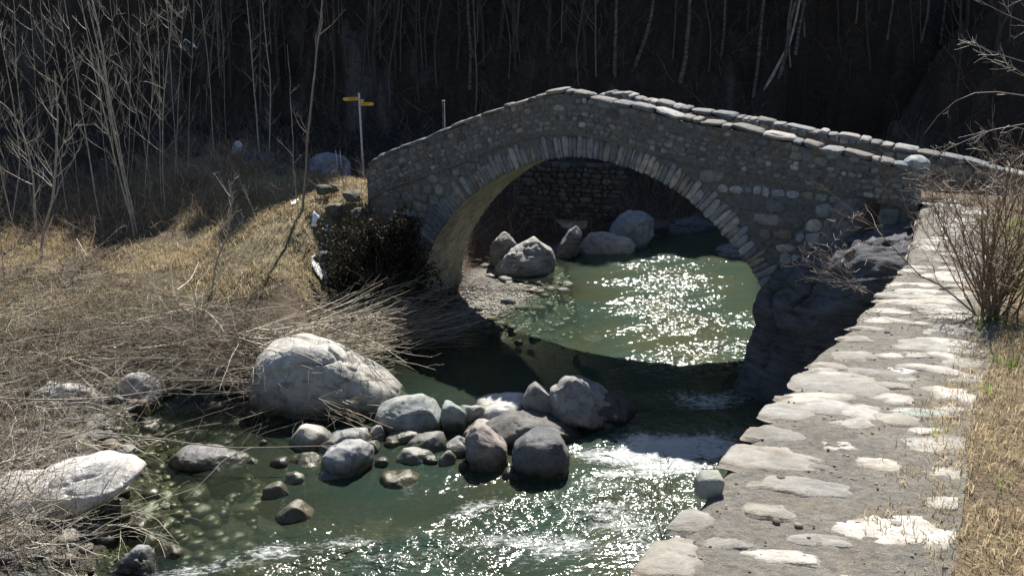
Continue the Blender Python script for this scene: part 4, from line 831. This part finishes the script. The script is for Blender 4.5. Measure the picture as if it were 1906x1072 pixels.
# trunks on the dark slope
FT = 'dark bare tree standing on the shaded slope behind the bridge'; GF = 'trees on the shaded slope'
for i, (x, y) in enumerate([(600, 190), (625, 160), (700, 170), (735, 150), (780, 190), (808, 140), (850, 130), (900, 120), (930, 90), (960, 130), (1020, 100), (1090, 120), (1050, 60), (1390, 60), (1560, 90), (1620, 130), (1800, 60), (1850, 140), (430, 180), (520, 170), (560, 120), (350, 200), (240, 230), (140, 240), (60, 230), (1480, 60), (1780, 190)]):
    tree(FT, [(x, y), (x+rnd.uniform(-8, 8), y-70), (x+rnd.uniform(-18, 18), y-180)], rnd.uniform(.05, .11), 'tree', 'bare_tree', GF, (.05, .045, .04), kids=12, klen=1.6, ext=2.5, mat=M_bark, seed=200+i, k=7)
BT = [('pale trunk left of all on the slope behind the bridge crest', [(874, 165), (876, 100), (872, 40), (870, 0)], .07), ('pale birch leaning right, left of the slope clearing', [(1182, 122), (1200, 80), (1213, 30), (1216, 0)], .085), ('pale birch with a curved foot above the bridge crest', [(1265, 155), (1276, 115), (1281, 50), (1285, 0)], .10),
      ('slender straight white birch behind the far parapet', [(1342, 110), (1347, 60), (1351, 0)], .06), ('birch leaning right with its foot lowest behind the far parapet', [(1402, 182), (1414, 100), (1418, 40), (1424, 0)], .08), ('thick leaning birch, left of the crossing pair', [(1450, 145), (1465, 90), (1472, 30), (1482, 0)], .085),
      ('thick leaning birch, right of the crossing pair', [(1480, 100), (1487, 50), (1498, 0)], .08), ('thin white birch broken by shade, right on the slope', [(1652, 72), (1658, 30), (1662, 0)], .05), ('dim birch with a hooked foot, right on the slope', [(1715, 78), (1725, 30), (1727, 0)], .06), ('faint birch furthest right on the slope', [(1750, 80), (1756, 40), (1760, 0)], .05), ('dark leaning trunk beneath the birches', [(1420, 170), (1450, 120), (1470, 80), (1480, 40)], .07), ('dim straight trunk left of the leaning birch', [(1144, 140), (1146, 70), (1147, 0)], .08)]
for i, (lab, p, r0) in enumerate(BT): tree(lab, p, r0, 'birch' if 'birch' in lab else 'tree', 'birch_tree' if 'birch' in lab else 'bare_tree', None, (.3, .29, .27), kids=8, klen=1.3, ext=3, mat=M_birch if 'dark' not in lab else M_bark, seed=260+i, k=8, tmin=.55)

TT = 'thin pale stem among the crowded trunks of the shaded slope'
for i in range(48):
    x = rnd.uniform(330, 1906) if i > 26 else rnd.uniform(340, 1000); y = rnd.uniform(60, 215) if x < 1000 else rnd.uniform(30, 175)
    tree(TT, [(x, y), (x+rnd.uniform(-8, 8), y-70), (x+rnd.uniform(-22, 22), y-190)], rnd.uniform(.018, .05), 'tree', 'slender_tree', 'thin stems of the shaded slope', [(.075, .07, .06), (.12, .115, .105), (.05, .045, .04)][i % 3], kids=10, klen=1.1, ext=1.5, seed=500+i, k=5)

# unseen spruces added above the view, heights shaped to cast the shade edge
def shade_conifer(x, y, h_, seed):
    rr = np.random.default_rng(seed); z0 = tz(x, y); root = empty('shade_spruce', (x, y, z0), 'unseen dark spruce added high on the slope, sized to cast shade', 'tree', 'unseen spruces added for shade')
    G = Geo(); P = np.array([(x+.1*math.sin(t*3), y, z0+t*h_-.2) for t in np.linspace(0, 1, 12)]); tube(G, P, np.linspace(.22, .03, 12), 8, (.07, .055, .045)); G.build('trunk', M_bark, root)
    n = 4200; t = rr.uniform(.08, 1, n)**.8; R = (1-t)*h_*.2+.15; rad = R*np.sqrt(rr.uniform(.03, 1, n)); a = rr.uniform(0, 6.283, n)
    lay = np.round(t*h_/.55)*.55; zc = z0+lay-rad*.28+rr.normal(0, .07, n); c = np.stack([x+rad*np.cos(a), y+rad*np.sin(a), zc], 1)
    o = np.stack([np.cos(a), np.sin(a), -.35+0*a], 1); s = np.stack([-np.sin(a), np.cos(a), 0*a], 1); l = rr.uniform(.18, .42, n)[:, None]; w_ = l*.33
    up = np.array([0, 0, 1])*rr.uniform(-.08, .08, n)[:, None]; V = np.stack([c-s*w_, c+o*l+up, c+s*w_, c-o*l*.3], 1).reshape(-1, 3); i = np.arange(n)*4
    G = Geo(); G.add(V, np.stack([i, i+1, i+2, i+3], 1), C=np.repeat(np.array([.03, .05, .02])*rr.uniform(.6, 1.3, (n, 1)), 4, 0)); G.build('crown', M_leaf, root)
for i in range(80):
    x, y = rnd.uniform(-26, 26), rnd.uniform(33.5, 45); hh = 2.2+1.18*(y-(19.7+min(max(-x-1, 0), 8)*.25 if x < -1.0 else 24.0))-tz(x, y)+rnd.gauss(-.3, .5)
    if 3.2 < hh and hh < 16 and tz(x, y) > 8.6: shade_conifer(x, y, hh, 300+i)

# ------------------------------------------------------------------ undergrowth and brush
def twigmass(name, label, starts, n_seg, Ls, dirs, r0, cols, seed, up=0, wig=.14, kids=3, cat='brush', mat=M_twig, depth=1):
    rr = random.Random(seed); G = Geo()
    for i, s in enumerate(starts):
        L = rr.uniform(*Ls); c = np.array(cols[rr.randrange(len(cols))])*rr.uniform(.6, 1.3); r_ = r0*rr.uniform(.5, 1.4)
        branchy(G, walk(s, dirs(rr, i), L, n_seg, wig, up, rr), r_, r_*.35, kids, L*.4, .6, up, depth, c, r=rr, k=3)
    return tag(G.build(name, mat), label, cat, kind='stuff')
def randdir(rr, i, zz=.1): a = rr.uniform(0, 6.28); return (math.cos(a), math.sin(a)*.6, rr.uniform(-.05, .35))
tw = [(.31, .275, .21), (.21, .18, .13), (.40, .37, .29), (.13, .105, .075), (.26, .21, .14)]
def region(n, x0, x1, y0, y1, zadd, seed, poly=None, prob=None):
    r = np.random.default_rng(seed); out = []
    for _ in range(n):
        x, y = r.uniform(x0, x1), r.uniform(y0, y1)
        if prob and r.random() > prob(x, y): continue
        p = atz(x, y, .5); z = tz(p[0], p[1]); p = atz(x, y, max(z, 0)+.05)
        out.append((p[0], p[1], max(tz(p[0], p[1]), 0)+r.uniform(*zadd)))
    return out
twigmass('brush_pile', 'tangled grey brushwood covering the left bank down to the shallows', region(2100, -160, 640, 500, 740, (0, .35), 5, prob=lambda x, y: 1 if x < 480 or y < 620 else .15), 7, (.5, 2.0), lambda rr, i: randdir(rr, i), .007, tw, 41, kids=4)
twigmass('brush_pile', 'low tangle of thin twigs hanging over the lower left stones', region(860, -160, 260, 690, 1072, (0, .4), 6, prob=lambda x, y: 1 if x < 170-(.35*(y-800) if y > 800 else 0) else .2), 8, (.5, 1.7), lambda rr, i: (rr.uniform(-.3, 1), rr.uniform(-.5, .5), rr.uniform(-.1, .4)), .007, tw[:3]+[(.45, .41, .35)], 42, kids=4, wig=.18)
twigmass('brush_pile', 'thicker bleached boughs strewn through the brushwood', region(90, -140, 560, 520, 720, (.1, .5), 9), 8, (1.0, 2.8), lambda rr, i: (rr.choice([-1, 1]), rr.uniform(-.5, .5), rr.uniform(-.05, .2)), .014, [(.42, .37, .3), (.3, .25, .2), (.2, .16, .12)], 48, kids=4, wig=.09, depth=2)
def cutdir(rr, i): return (1+rr.gauss(0, .15), .28+rr.gauss(0, .35), .17+rr.gauss(0, .10))
twigmass('brush_pile', 'heap of long cut stems lying parallel in the bridge shadow', region(420, 470, 770, 560, 675, (.05, .45), 7), 6, (1.0, 2.2), cutdir, .011, tw, 43, kids=2, wig=.05)
twigmass('brush_pile', 'bleached cut stems fanning out above the huge boulder', region(120, 430, 680, 540, 620, (.1, .5), 8), 6, (1.2, 2.6), lambda rr, i: (-1+rr.gauss(0, .3) if i % 2 else 1, -.5+rr.gauss(0, .5), .12), .013, [(.45, .4, .32), (.36, .3, .22)], 44, kids=2, wig=.06)
# long single branches
def longb(label, pts, Y0, r0, kids=4, klen=.6, seed=1, col=(.3, .26, .21)):
    P = []
    for i, (x, y, z) in enumerate(pts): P.append(atz(x, y, z))
    rr = random.Random(seed); G = Geo(); branchy(G, resample(P, 16, .006, rr), r0, r0*.35, kids, klen, .6, .02, 2, col, r=rr, k=5); tag(G.build('fallen_branch', M_twig, origin=P[0]), label, 'branch')
longb('long branch reaching from the brush across the shallows to the faceted block', [(180, 805, .5), (300, 815, .4), (420, 835, .35), (560, 832, .35), (685, 828, .3)], 0, .014, 5, .8, 1)
longb('forked twig drooping into the pool below the long branch', [(470, 832, .36), (420, 850, .3), (395, 880, .2), (345, 925, .05)], 0, .008, 2, .4, 2)
longb('thick pale branch lying across the speckled boulder', [(-40, 738, 1.0), (80, 745, .9), (190, 740, .6), (330, 720, .5), (440, 690, .5)], 0, .016, 6, .8, 3)
longb('long slanting stem lying over the brush from the lower left', [(10, 705, .8), (120, 680, .8), (220, 665, .8), (330, 660, .7), (400, 675, .5)], 0, .015, 6, .7, 4)
longb('bleached pole slanting from the forked shrub towards the bridge shadow', [(430, 400, 2.0), (470, 460, 1.6), (540, 520, 1.3), (632, 572, .9)], 0, .016, 2, .5, 5, (.42, .38, .28))
longb('pale peeled branch on the meadow', [(330, 540, 1.3), (355, 520, 1.4), (372, 488, 1.6)], 0, .018, 2, .4, 6, (.5, .46, .38))
longb('broken stem bent into a sharp hoop on the meadow, left leg', [(145, 505, .9), (143, 475, 1.2), (142, 445, 1.5)], 0, .014, 1, .3, 7)
longb('pale stem propped on the broken hoop', [(142, 445, 1.5), (160, 478, 1.2), (192, 512, .95)], 0, .014, 2, .5, 8, (.4, .36, .28))
longb('thin twig floating at the gravel bar', [(905, 602, .06), (945, 606, .06), (1010, 603, .04), (1060, 598, .04)], 0, .008, 3, .4, 9)
longb('low twig trailing over the water near the bottom', [(190, 1005, .25), (240, 985, .3), (290, 962+40, .25), (335, 1015, .1)], 0, .007, 2, .4, 10)
# undergrowth below the slope and beside the thicket
def upd(rr, i): return (rr.gauss(0, .5), rr.gauss(0, .5), rr.uniform(.3, 1))
r_ = np.random.default_rng(17); st = []
for _ in range(2600):
    x, y = r_.uniform(-17, -1), r_.uniform(20.2, 28)
    if fbm2(np.array([x]), np.array([y]), .6, 2, 5)[0] < -.25: continue
    if math.hypot(x+5.2, y-23.0) < 1.9: continue
    st.append((x, y, tz(x, y)))
twigmass('undergrowth', 'brown leafless undergrowth at the foot of the thicket', st, 5, (.3, 1.0), upd, .009, [(.26, .19, .13), (.18, .13, .10), (.36, .27, .19)], 45, kids=4, up=.02)
st = []
for _ in range(4200):
    x, y = r_.uniform(-22, 24), r_.uniform(26, 34.5); st.append((x, y, tz(x, y)))
twigmass('undergrowth', 'dark tangle of scrub covering the shaded slope', st, 5, (.4, 1.3), upd, .007, [(.15, .115, .09), (.24, .16, .11), (.10, .085, .07)], 46, kids=4, up=.02)
st = [(p[0], p[1], p[2]) for p in [hit(rnd.uniform(905, 1330), rnd.uniform(330, 440)) for _ in range(650)]]
twigmass('undergrowth', 'brown brambles on the bank seen through the arch', st, 5, (.3, .9), upd, .006, [(.22, .15, .10), (.28, .2, .14), (.12, .08, .06)], 47, kids=4)

# dense dark evergreen bush below the left abutment
def leafbush(label, cx, cy, rx, ry, rz, n, col, seed):
    r = np.random.default_rng(seed); z0 = tz(cx, cy); root = empty('dark_bush', (cx, cy, z0), label, 'bush')
    rr = random.Random(seed); G = Geo()
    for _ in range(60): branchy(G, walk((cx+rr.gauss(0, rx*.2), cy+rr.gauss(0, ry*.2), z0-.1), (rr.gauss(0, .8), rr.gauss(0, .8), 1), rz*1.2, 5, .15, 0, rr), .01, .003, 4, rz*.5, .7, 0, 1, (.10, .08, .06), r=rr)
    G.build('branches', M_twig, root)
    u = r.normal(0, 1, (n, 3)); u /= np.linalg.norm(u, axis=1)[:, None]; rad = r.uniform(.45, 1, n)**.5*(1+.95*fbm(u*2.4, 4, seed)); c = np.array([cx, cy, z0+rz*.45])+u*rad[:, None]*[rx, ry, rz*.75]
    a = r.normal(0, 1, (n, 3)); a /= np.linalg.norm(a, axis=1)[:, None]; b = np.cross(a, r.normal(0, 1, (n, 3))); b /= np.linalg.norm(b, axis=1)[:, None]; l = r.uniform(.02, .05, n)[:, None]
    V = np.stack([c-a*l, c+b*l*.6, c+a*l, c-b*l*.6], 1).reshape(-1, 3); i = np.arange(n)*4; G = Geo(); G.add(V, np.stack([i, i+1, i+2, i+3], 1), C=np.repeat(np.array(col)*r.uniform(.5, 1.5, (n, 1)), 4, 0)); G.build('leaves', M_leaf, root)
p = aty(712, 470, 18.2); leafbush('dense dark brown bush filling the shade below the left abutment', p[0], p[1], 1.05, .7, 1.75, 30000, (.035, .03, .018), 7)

# stones of the mound edge, left of the bridge end
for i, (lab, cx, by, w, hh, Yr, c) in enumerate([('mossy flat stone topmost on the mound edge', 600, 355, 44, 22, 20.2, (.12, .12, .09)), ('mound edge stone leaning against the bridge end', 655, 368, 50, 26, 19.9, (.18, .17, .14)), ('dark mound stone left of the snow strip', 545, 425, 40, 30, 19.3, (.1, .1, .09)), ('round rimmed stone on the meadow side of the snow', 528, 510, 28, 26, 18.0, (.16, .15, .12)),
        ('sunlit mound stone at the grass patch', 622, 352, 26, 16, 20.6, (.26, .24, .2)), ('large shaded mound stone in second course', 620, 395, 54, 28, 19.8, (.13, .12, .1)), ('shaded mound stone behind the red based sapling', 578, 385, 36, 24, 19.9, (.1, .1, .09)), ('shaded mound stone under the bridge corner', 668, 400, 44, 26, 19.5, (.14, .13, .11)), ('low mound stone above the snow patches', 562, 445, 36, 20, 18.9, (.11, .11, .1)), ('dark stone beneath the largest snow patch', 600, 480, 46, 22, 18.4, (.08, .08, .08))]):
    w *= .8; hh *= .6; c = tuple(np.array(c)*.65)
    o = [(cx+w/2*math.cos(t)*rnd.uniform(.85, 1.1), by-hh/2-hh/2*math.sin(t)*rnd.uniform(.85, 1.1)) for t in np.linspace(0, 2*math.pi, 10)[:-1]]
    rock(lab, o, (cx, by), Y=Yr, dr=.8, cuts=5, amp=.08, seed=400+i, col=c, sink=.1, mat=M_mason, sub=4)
# far revetment seen through the arch
rw = empty('revetment_wall', aty(1050, 370, 25.5), 'low dark stone revetment behind the boulders, seen through the arch', 'wall')
G = Geo(); r = random.Random(3); a_, b_ = aty(955, 375, 25.8), aty(1155, 372, 25.2); za, zb_ = min(a_[2], b_[2])-.5, aty(1050, 308, 25.5)[2]
eu = b_-a_; eu[2] = 0; Lw = np.linalg.norm(eu); eu /= Lw; nn = np.array([eu[1], -eu[0], 0]); A = np.array([a_[0], a_[1], 0])
V = []
for z_, o_ in ((za, 0), (zb_, .1), (zb_, .6)): V += [A+np.array([0, 0, z_])-nn*o_, A+eu*Lw+np.array([0, 0, z_])-nn*o_]
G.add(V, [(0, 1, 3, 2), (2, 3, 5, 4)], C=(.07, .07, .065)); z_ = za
while z_ < zb_-.05:
    hh = r.uniform(.09, .2); s = r.uniform(0, .2)
    while s < Lw-.1:
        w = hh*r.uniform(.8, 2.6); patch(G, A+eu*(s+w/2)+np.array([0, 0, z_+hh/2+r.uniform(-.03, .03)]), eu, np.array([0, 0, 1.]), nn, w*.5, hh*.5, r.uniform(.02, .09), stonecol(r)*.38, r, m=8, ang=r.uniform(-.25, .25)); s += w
    z_ += hh
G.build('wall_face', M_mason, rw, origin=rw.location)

# ------------------------------------------------------------------ snow remnants
def snowpatch(label, px, py, wx_, wy_, seed, thr=.0, y=None):
    c = hit(px, py) if y is None else np.array([px, y, 0]); n = 60; U, Vv = np.meshgrid(np.linspace(-1, 1, n), np.linspace(-1, 1, n), indexing='ij'); X = c[0]+U*wx_; Y = c[1]+Vv*wy_
    msk = 1-(U**2+Vv**2)+.9*fbm2(X, Y, 3.2, 4, seed)-thr; Zs = terr(X, Y)+fbm2(X, Y, 5, 4, 31)*.025-.02+.075*sst(-.02, .35, msk); gx, gy = np.gradient(Zs, 2*wx_/n, 2*wy_/n); k = (msk > -.05) & (np.hypot(gx, gy) < 2.2)
    Q = gridQ(n, n); kk = k.ravel(); Q = Q[kk[Q].all(1)]
    if not len(Q): return
    G = Geo(); G.add(np.stack([X, Y, Zs], -1), Q, C=(.8, .8, .85)); tag(G.build('snow', M_snow), label, 'snow', kind='stuff')
snowpatch('largest old snow patch in shade below the mound', 612, 455, .40, .30, 3, .35)
snowpatch('snow streak running down beside the dark bush', 628, 486, .40, .32, 4, .6)
snowpatch('last snow at the foot of the mound by the brush', 596, 512, .22, .26, 5, .3)
snowpatch('snow patch high on the dark slope', 357, 95, .4, .16, 6, .5)
snowpatch('snow scrap beside the shaded boulders', 440, 282, .22, .35, 7, .3)
snowpatch('snow scrap at the red based sapling', 549, 378, .12, .3, 8, .2)
snowpatch('snow scrap under the forked shrub', 404, 325, .15, .25, 9, .3)

# ------------------------------------------------------------------ signpost, stakes, trekking poles
M_pole = flat_mat('galvanised_post', (.55, .55, .54), .4); M_yel = flat_mat('yellow_sign', (.75, .42, .03), .5); M_blk = flat_mat('black_grip', (.03, .03, .03), .6); M_red = flat_mat('dark_panel', (.12, .03, .02), .5)
def prism(G, pts, nrm, th, C=(1, 1, 1)):
    pts = np.array(pts); m = len(pts); V = np.concatenate([pts+nrm*th/2, pts-nrm*th/2]); T = [(0, i, i+1) for i in range(1, m-1)]+[(m, m+i+1, m+i) for i in range(1, m-1)]; Q = [(i, i+m, (i+1) % m+m, (i+1) % m) for i in range(m)]; G.add(V, Q, T, C)
SY = 24.5; pb = aty(674, 288, SY); zg = tz(pb[0], pb[1]); ptop = aty(668, 174, SY); pb = np.array([ptop[0]+.005, SY, min(pb[2], zg)])
sign = empty('signpost', pb, 'slim grey hiking signpost with yellow arms on the meadow left of the bridge', 'signpost')
G = Geo(); tube(G, [pb-[0, 0, .2], (pb+ptop)/2, [ptop[0], SY, ptop[2]]], [.03, .03, .03], 12); G.build('pole', M_pole, sign, smooth=True)
G = Geo(); V0, T0 = ICO[2]; G.add(V0*[.031, .031, .012]+[ptop[0], SY, ptop[2]], T=T0); G.build('pole_cap', M_pole, sign)
def arm(px0, py0, px1, py1, hpx, mat, tip):
    a = aty(px0, py0, SY-.04); b = aty(px1, py1, SY-.04); hh = hpx/F*SY/2; e = b-a; up = np.array([0, 0, hh]); L = np.linalg.norm(e); e /= L
    pts = [a-up, b-up, b+e*tip*hh*1.2, b+up, a+up] if tip > 0 else [a-up, b-up, b+up, a+up]
    G = Geo(); prism(G, pts, np.array([0, 1., 0]), .014); return G.build('sign_arm', mat, sign, smooth=False)
for (x0, y0, x1, y1) in ((666, 184, 641, 185), (671, 194, 693, 194)):
    o = arm(x0, y0, x1, y1, 6, M_yel, 1); a = aty(x0, y0, SY-.052); b = aty(x1, y1, SY-.052)
    for q, (f0, f1, dz) in enumerate(((.12, .72, .014), (.12, .6, -.014))):   # lines of lettering, too small to read
        G = Geo(); s = a+(b-a)*f0; e = a+(b-a)*f1; prism(G, [s+[0, 0, dz-.005], e+[0, 0, dz-.005], e+[0, 0, dz+.005], s+[0, 0, dz+.005]], np.array([0, 1., 0]), .003); G.build('lettering', M_blk, o, smooth=False)
arm(671, 188, 677, 188, 5, M_yel, 0)
for i, (x, lab) in enumerate(((823, 'pale wooden stake behind the bridge parapet, left and thicker'), (826, 'pale wooden stake behind the bridge parapet, right and thinner'))):
    b = aty(x+1, 240, 23.0); t = aty(x, 188, 23.0); st_ = empty('stake', (t[0], 23.0, tz(t[0], 23.0)), lab, 'stake')
    G = Geo(); tube(G, [(t[0], 23.0+i*.05, tz(t[0], 23.0)-.1), (t[0]+.01, 23.0+i*.05, t[2])], [.022-.007*i, .018-.005*i], 8, (.5, .5, .47)); G.build('shaft', M_birch if i == 0 else M_twig, st_)
    G = Geo(); V0, T0 = ICO[2]; G.add(V0*[.02, .02, .012]+[t[0]+.01, 23.0+i*.05, t[2]], T=T0, C=(.5, .5, .47)); G.build('top', M_twig, st_)
for i, (x, lab) in enumerate(((624, 'trekking pole leaning by the shaded boulder, left of two'), (632, 'trekking pole leaning by the shaded boulder, right of two'))):
    Yp = 23.0; t = aty(x, 272, Yp); b = aty(x+4, 314, Yp); o = empty('trekking_pole', (b[0], Yp, b[2]), lab, 'trekking pole')
    G = Geo(); tube(G, [b, b+(t-b)*.8], [.006, .012], 6, (.5, .48, .45)); G.build('shaft', M_pole, o)
    G = Geo(); tube(G, [b+(t-b)*.8, b+(t-b)*.9, t], [.016, .014, .02], 8); G.build('grip', M_blk, o)
    G = Geo(); q = b+(t-b)*.1; tube(G, [q, q+[0, 0, .01]], [.035, .035], 10); G.build('basket', M_blk, o)

# ------------------------------------------------------------------ shrubs of the wall top and the tree at the right
def shrub(label, px, py, n, hgt, spread, r0, col, seed, kids=6, dist=None, lean=(0, 0), depth=2):
    b = atslope(px, py) if dist is None else dist; rr = random.Random(seed); root = empty('shrub', b, label, 'shrub')
    G = Geo(); H = Geo()
    for i in range(n):
        s = b+np.array([rr.gauss(0, .06), rr.gauss(0, .06), -.04]); d = (rr.gauss(lean[0], spread), rr.gauss(lean[1], spread*.8), 1); L = hgt*rr.uniform(.6, 1.15)
        P = walk(s, d, L, 9, .10, .0, rr); rs = r0*rr.uniform(.5, 1.2); tube(G, P, np.linspace(rs, rs*.3, 10), 5, np.array(col)*rr.uniform(.7, 1.2))
        for _ in range(kids):
            j = rr.randrange(2, 9); a = rr.uniform(0, 6.28); dd = (P[j]-P[j-1])/np.linalg.norm(P[j]-P[j-1])+np.array([math.cos(a), math.sin(a), rr.uniform(-.3, .5)])*.8
            branchy(H, walk(P[j], dd, L*.45*rr.uniform(.5, 1.2), 6, .16, 0, rr), rs*.4, .001, 4, L*.2, .8, 0, depth-1, np.array(col)*rr.uniform(.8, 1.6), r=rr, k=3)
    G.build('stems', M_twig, root); H.build('twigs', M_twig, root); return root
shrub('bare multi-stemmed brown shrub rooted at the right edge of the wall top', 1845, 592, 42, 1.2, .45, .009, (.15, .105, .07), 3, kids=10)
bb = np.array([*(EDGE[-1]-np.array([.35, 1.3])), 0]); bb[2] = float(zpath(*bb[:2]))
shrub('tangled bramble in front of the right end of the near parapet', 0, 0, 11, .9, .75, .005, (.22, .18, .15), 4, kids=7, dist=bb, lean=(-.35, -.1))
bb2 = np.array([EDGE[-1][0]+.9, EDGE[-1][1]-.9, 3.75]); shrub('bramble behind the brown shrub at the bridge approach', 0, 0, 18, 1.2, .6, .007, (.2, .17, .14), 5, kids=7, dist=bb2, lean=(.1, 0))
bb3 = np.array([*(EDGE[-3]+np.array([.02, .3])), 0]); bb3[2] = float(zpath(*bb3[:2]))-.05; shrub('wiry bramble hanging over the wall edge against the dark outcrop', 0, 0, 8, .7, .6, .004, (.2, .16, .13), 6, kids=6, dist=bb3, lean=(-.9, .2))
c = atslope(1300, 885); c[2] -= .35; c[0] -= .1; shrub('sparse leafless sprig growing from the river face of the wall', 0, 0, 5, .55, .35, .003, (.12, .09, .07), 7, kids=3, dist=c, lean=(-.2, 0))
# tree just outside the frame, right: its lit twigs hang into the picture
rt = np.array([7.2, 8.6, float(zpath(7.2, 8.6))]); rtree = empty('bare_tree', rt, 'bare tree at the right edge with bright arching twigs', 'tree'); rr = random.Random(9)
G = Geo(); tr = resample([rt-[0, 0, .2], rt+[.1, .1, 1.5], rt+[-.1, 0, 3.2], rt+[.1, -.1, 5.0]], 16, .01, rr); tube(G, tr, np.linspace(.11, .04, 16), 10, bark); G.build('trunk', M_bark, rtree)
G = Geo()
def limb(pts, Y, r0, kids, klen, j, seed):
    P = [tr[j]]+[aty(x, y, Y+.05*i) for i, (x, y) in enumerate(pts)]; r2 = random.Random(seed); branchy(G, resample(P, 18, .006, r2), r0, .002, kids, klen, .7, .02, 2, (.3, .27, .24), r=r2, k=5, tmin=.3)
limb([(1960, 190), (1880, 180), (1840, 160), (1800, 160), (1760, 185), (1720, 250)], 8.2, .012, 6, .35, 5, 1)
limb([(1990, 60), (1930, 45), (1880, 20), (1830, 0), (1815, -20)], 8.0, .014, 10, .5, 9, 2)
limb([(1980, 130), (1920, 120), (1870, 100), (1820, 80), (1785, 72)], 8.1, .012, 12, .45, 7, 3)
limb([(1970, 220), (1910, 225), (1850, 240), (1780, 255)], 8.3, .010, 6, .3, 5, 4)
limb([(1970, 300), (1900, 210), (1860, 235), (1800, 262), (1740, 290)], 8.4, .008, 6, .3, 4, 5)
limb([(1960, 20), (1920, -10), (1890, -60)], 8.0, .016, 12, .6, 9, 6)
limb([(1980, 160), (1930, 150), (1880, 140), (1840, 110)], 8.2, .010, 12, .4, 7, 7)
for q in range(16):
    a = rr.uniform(0, 6.28); branchy(G, walk(tr[rr.randrange(8, 16)], (math.cos(a), math.sin(a), .8), 1.8, 7, .1, .05, rr), .02, .003, 6, .7, .6, .03, 2, (.26, .23, .2), r=rr)
G.build('branches', M_twig, rtree)
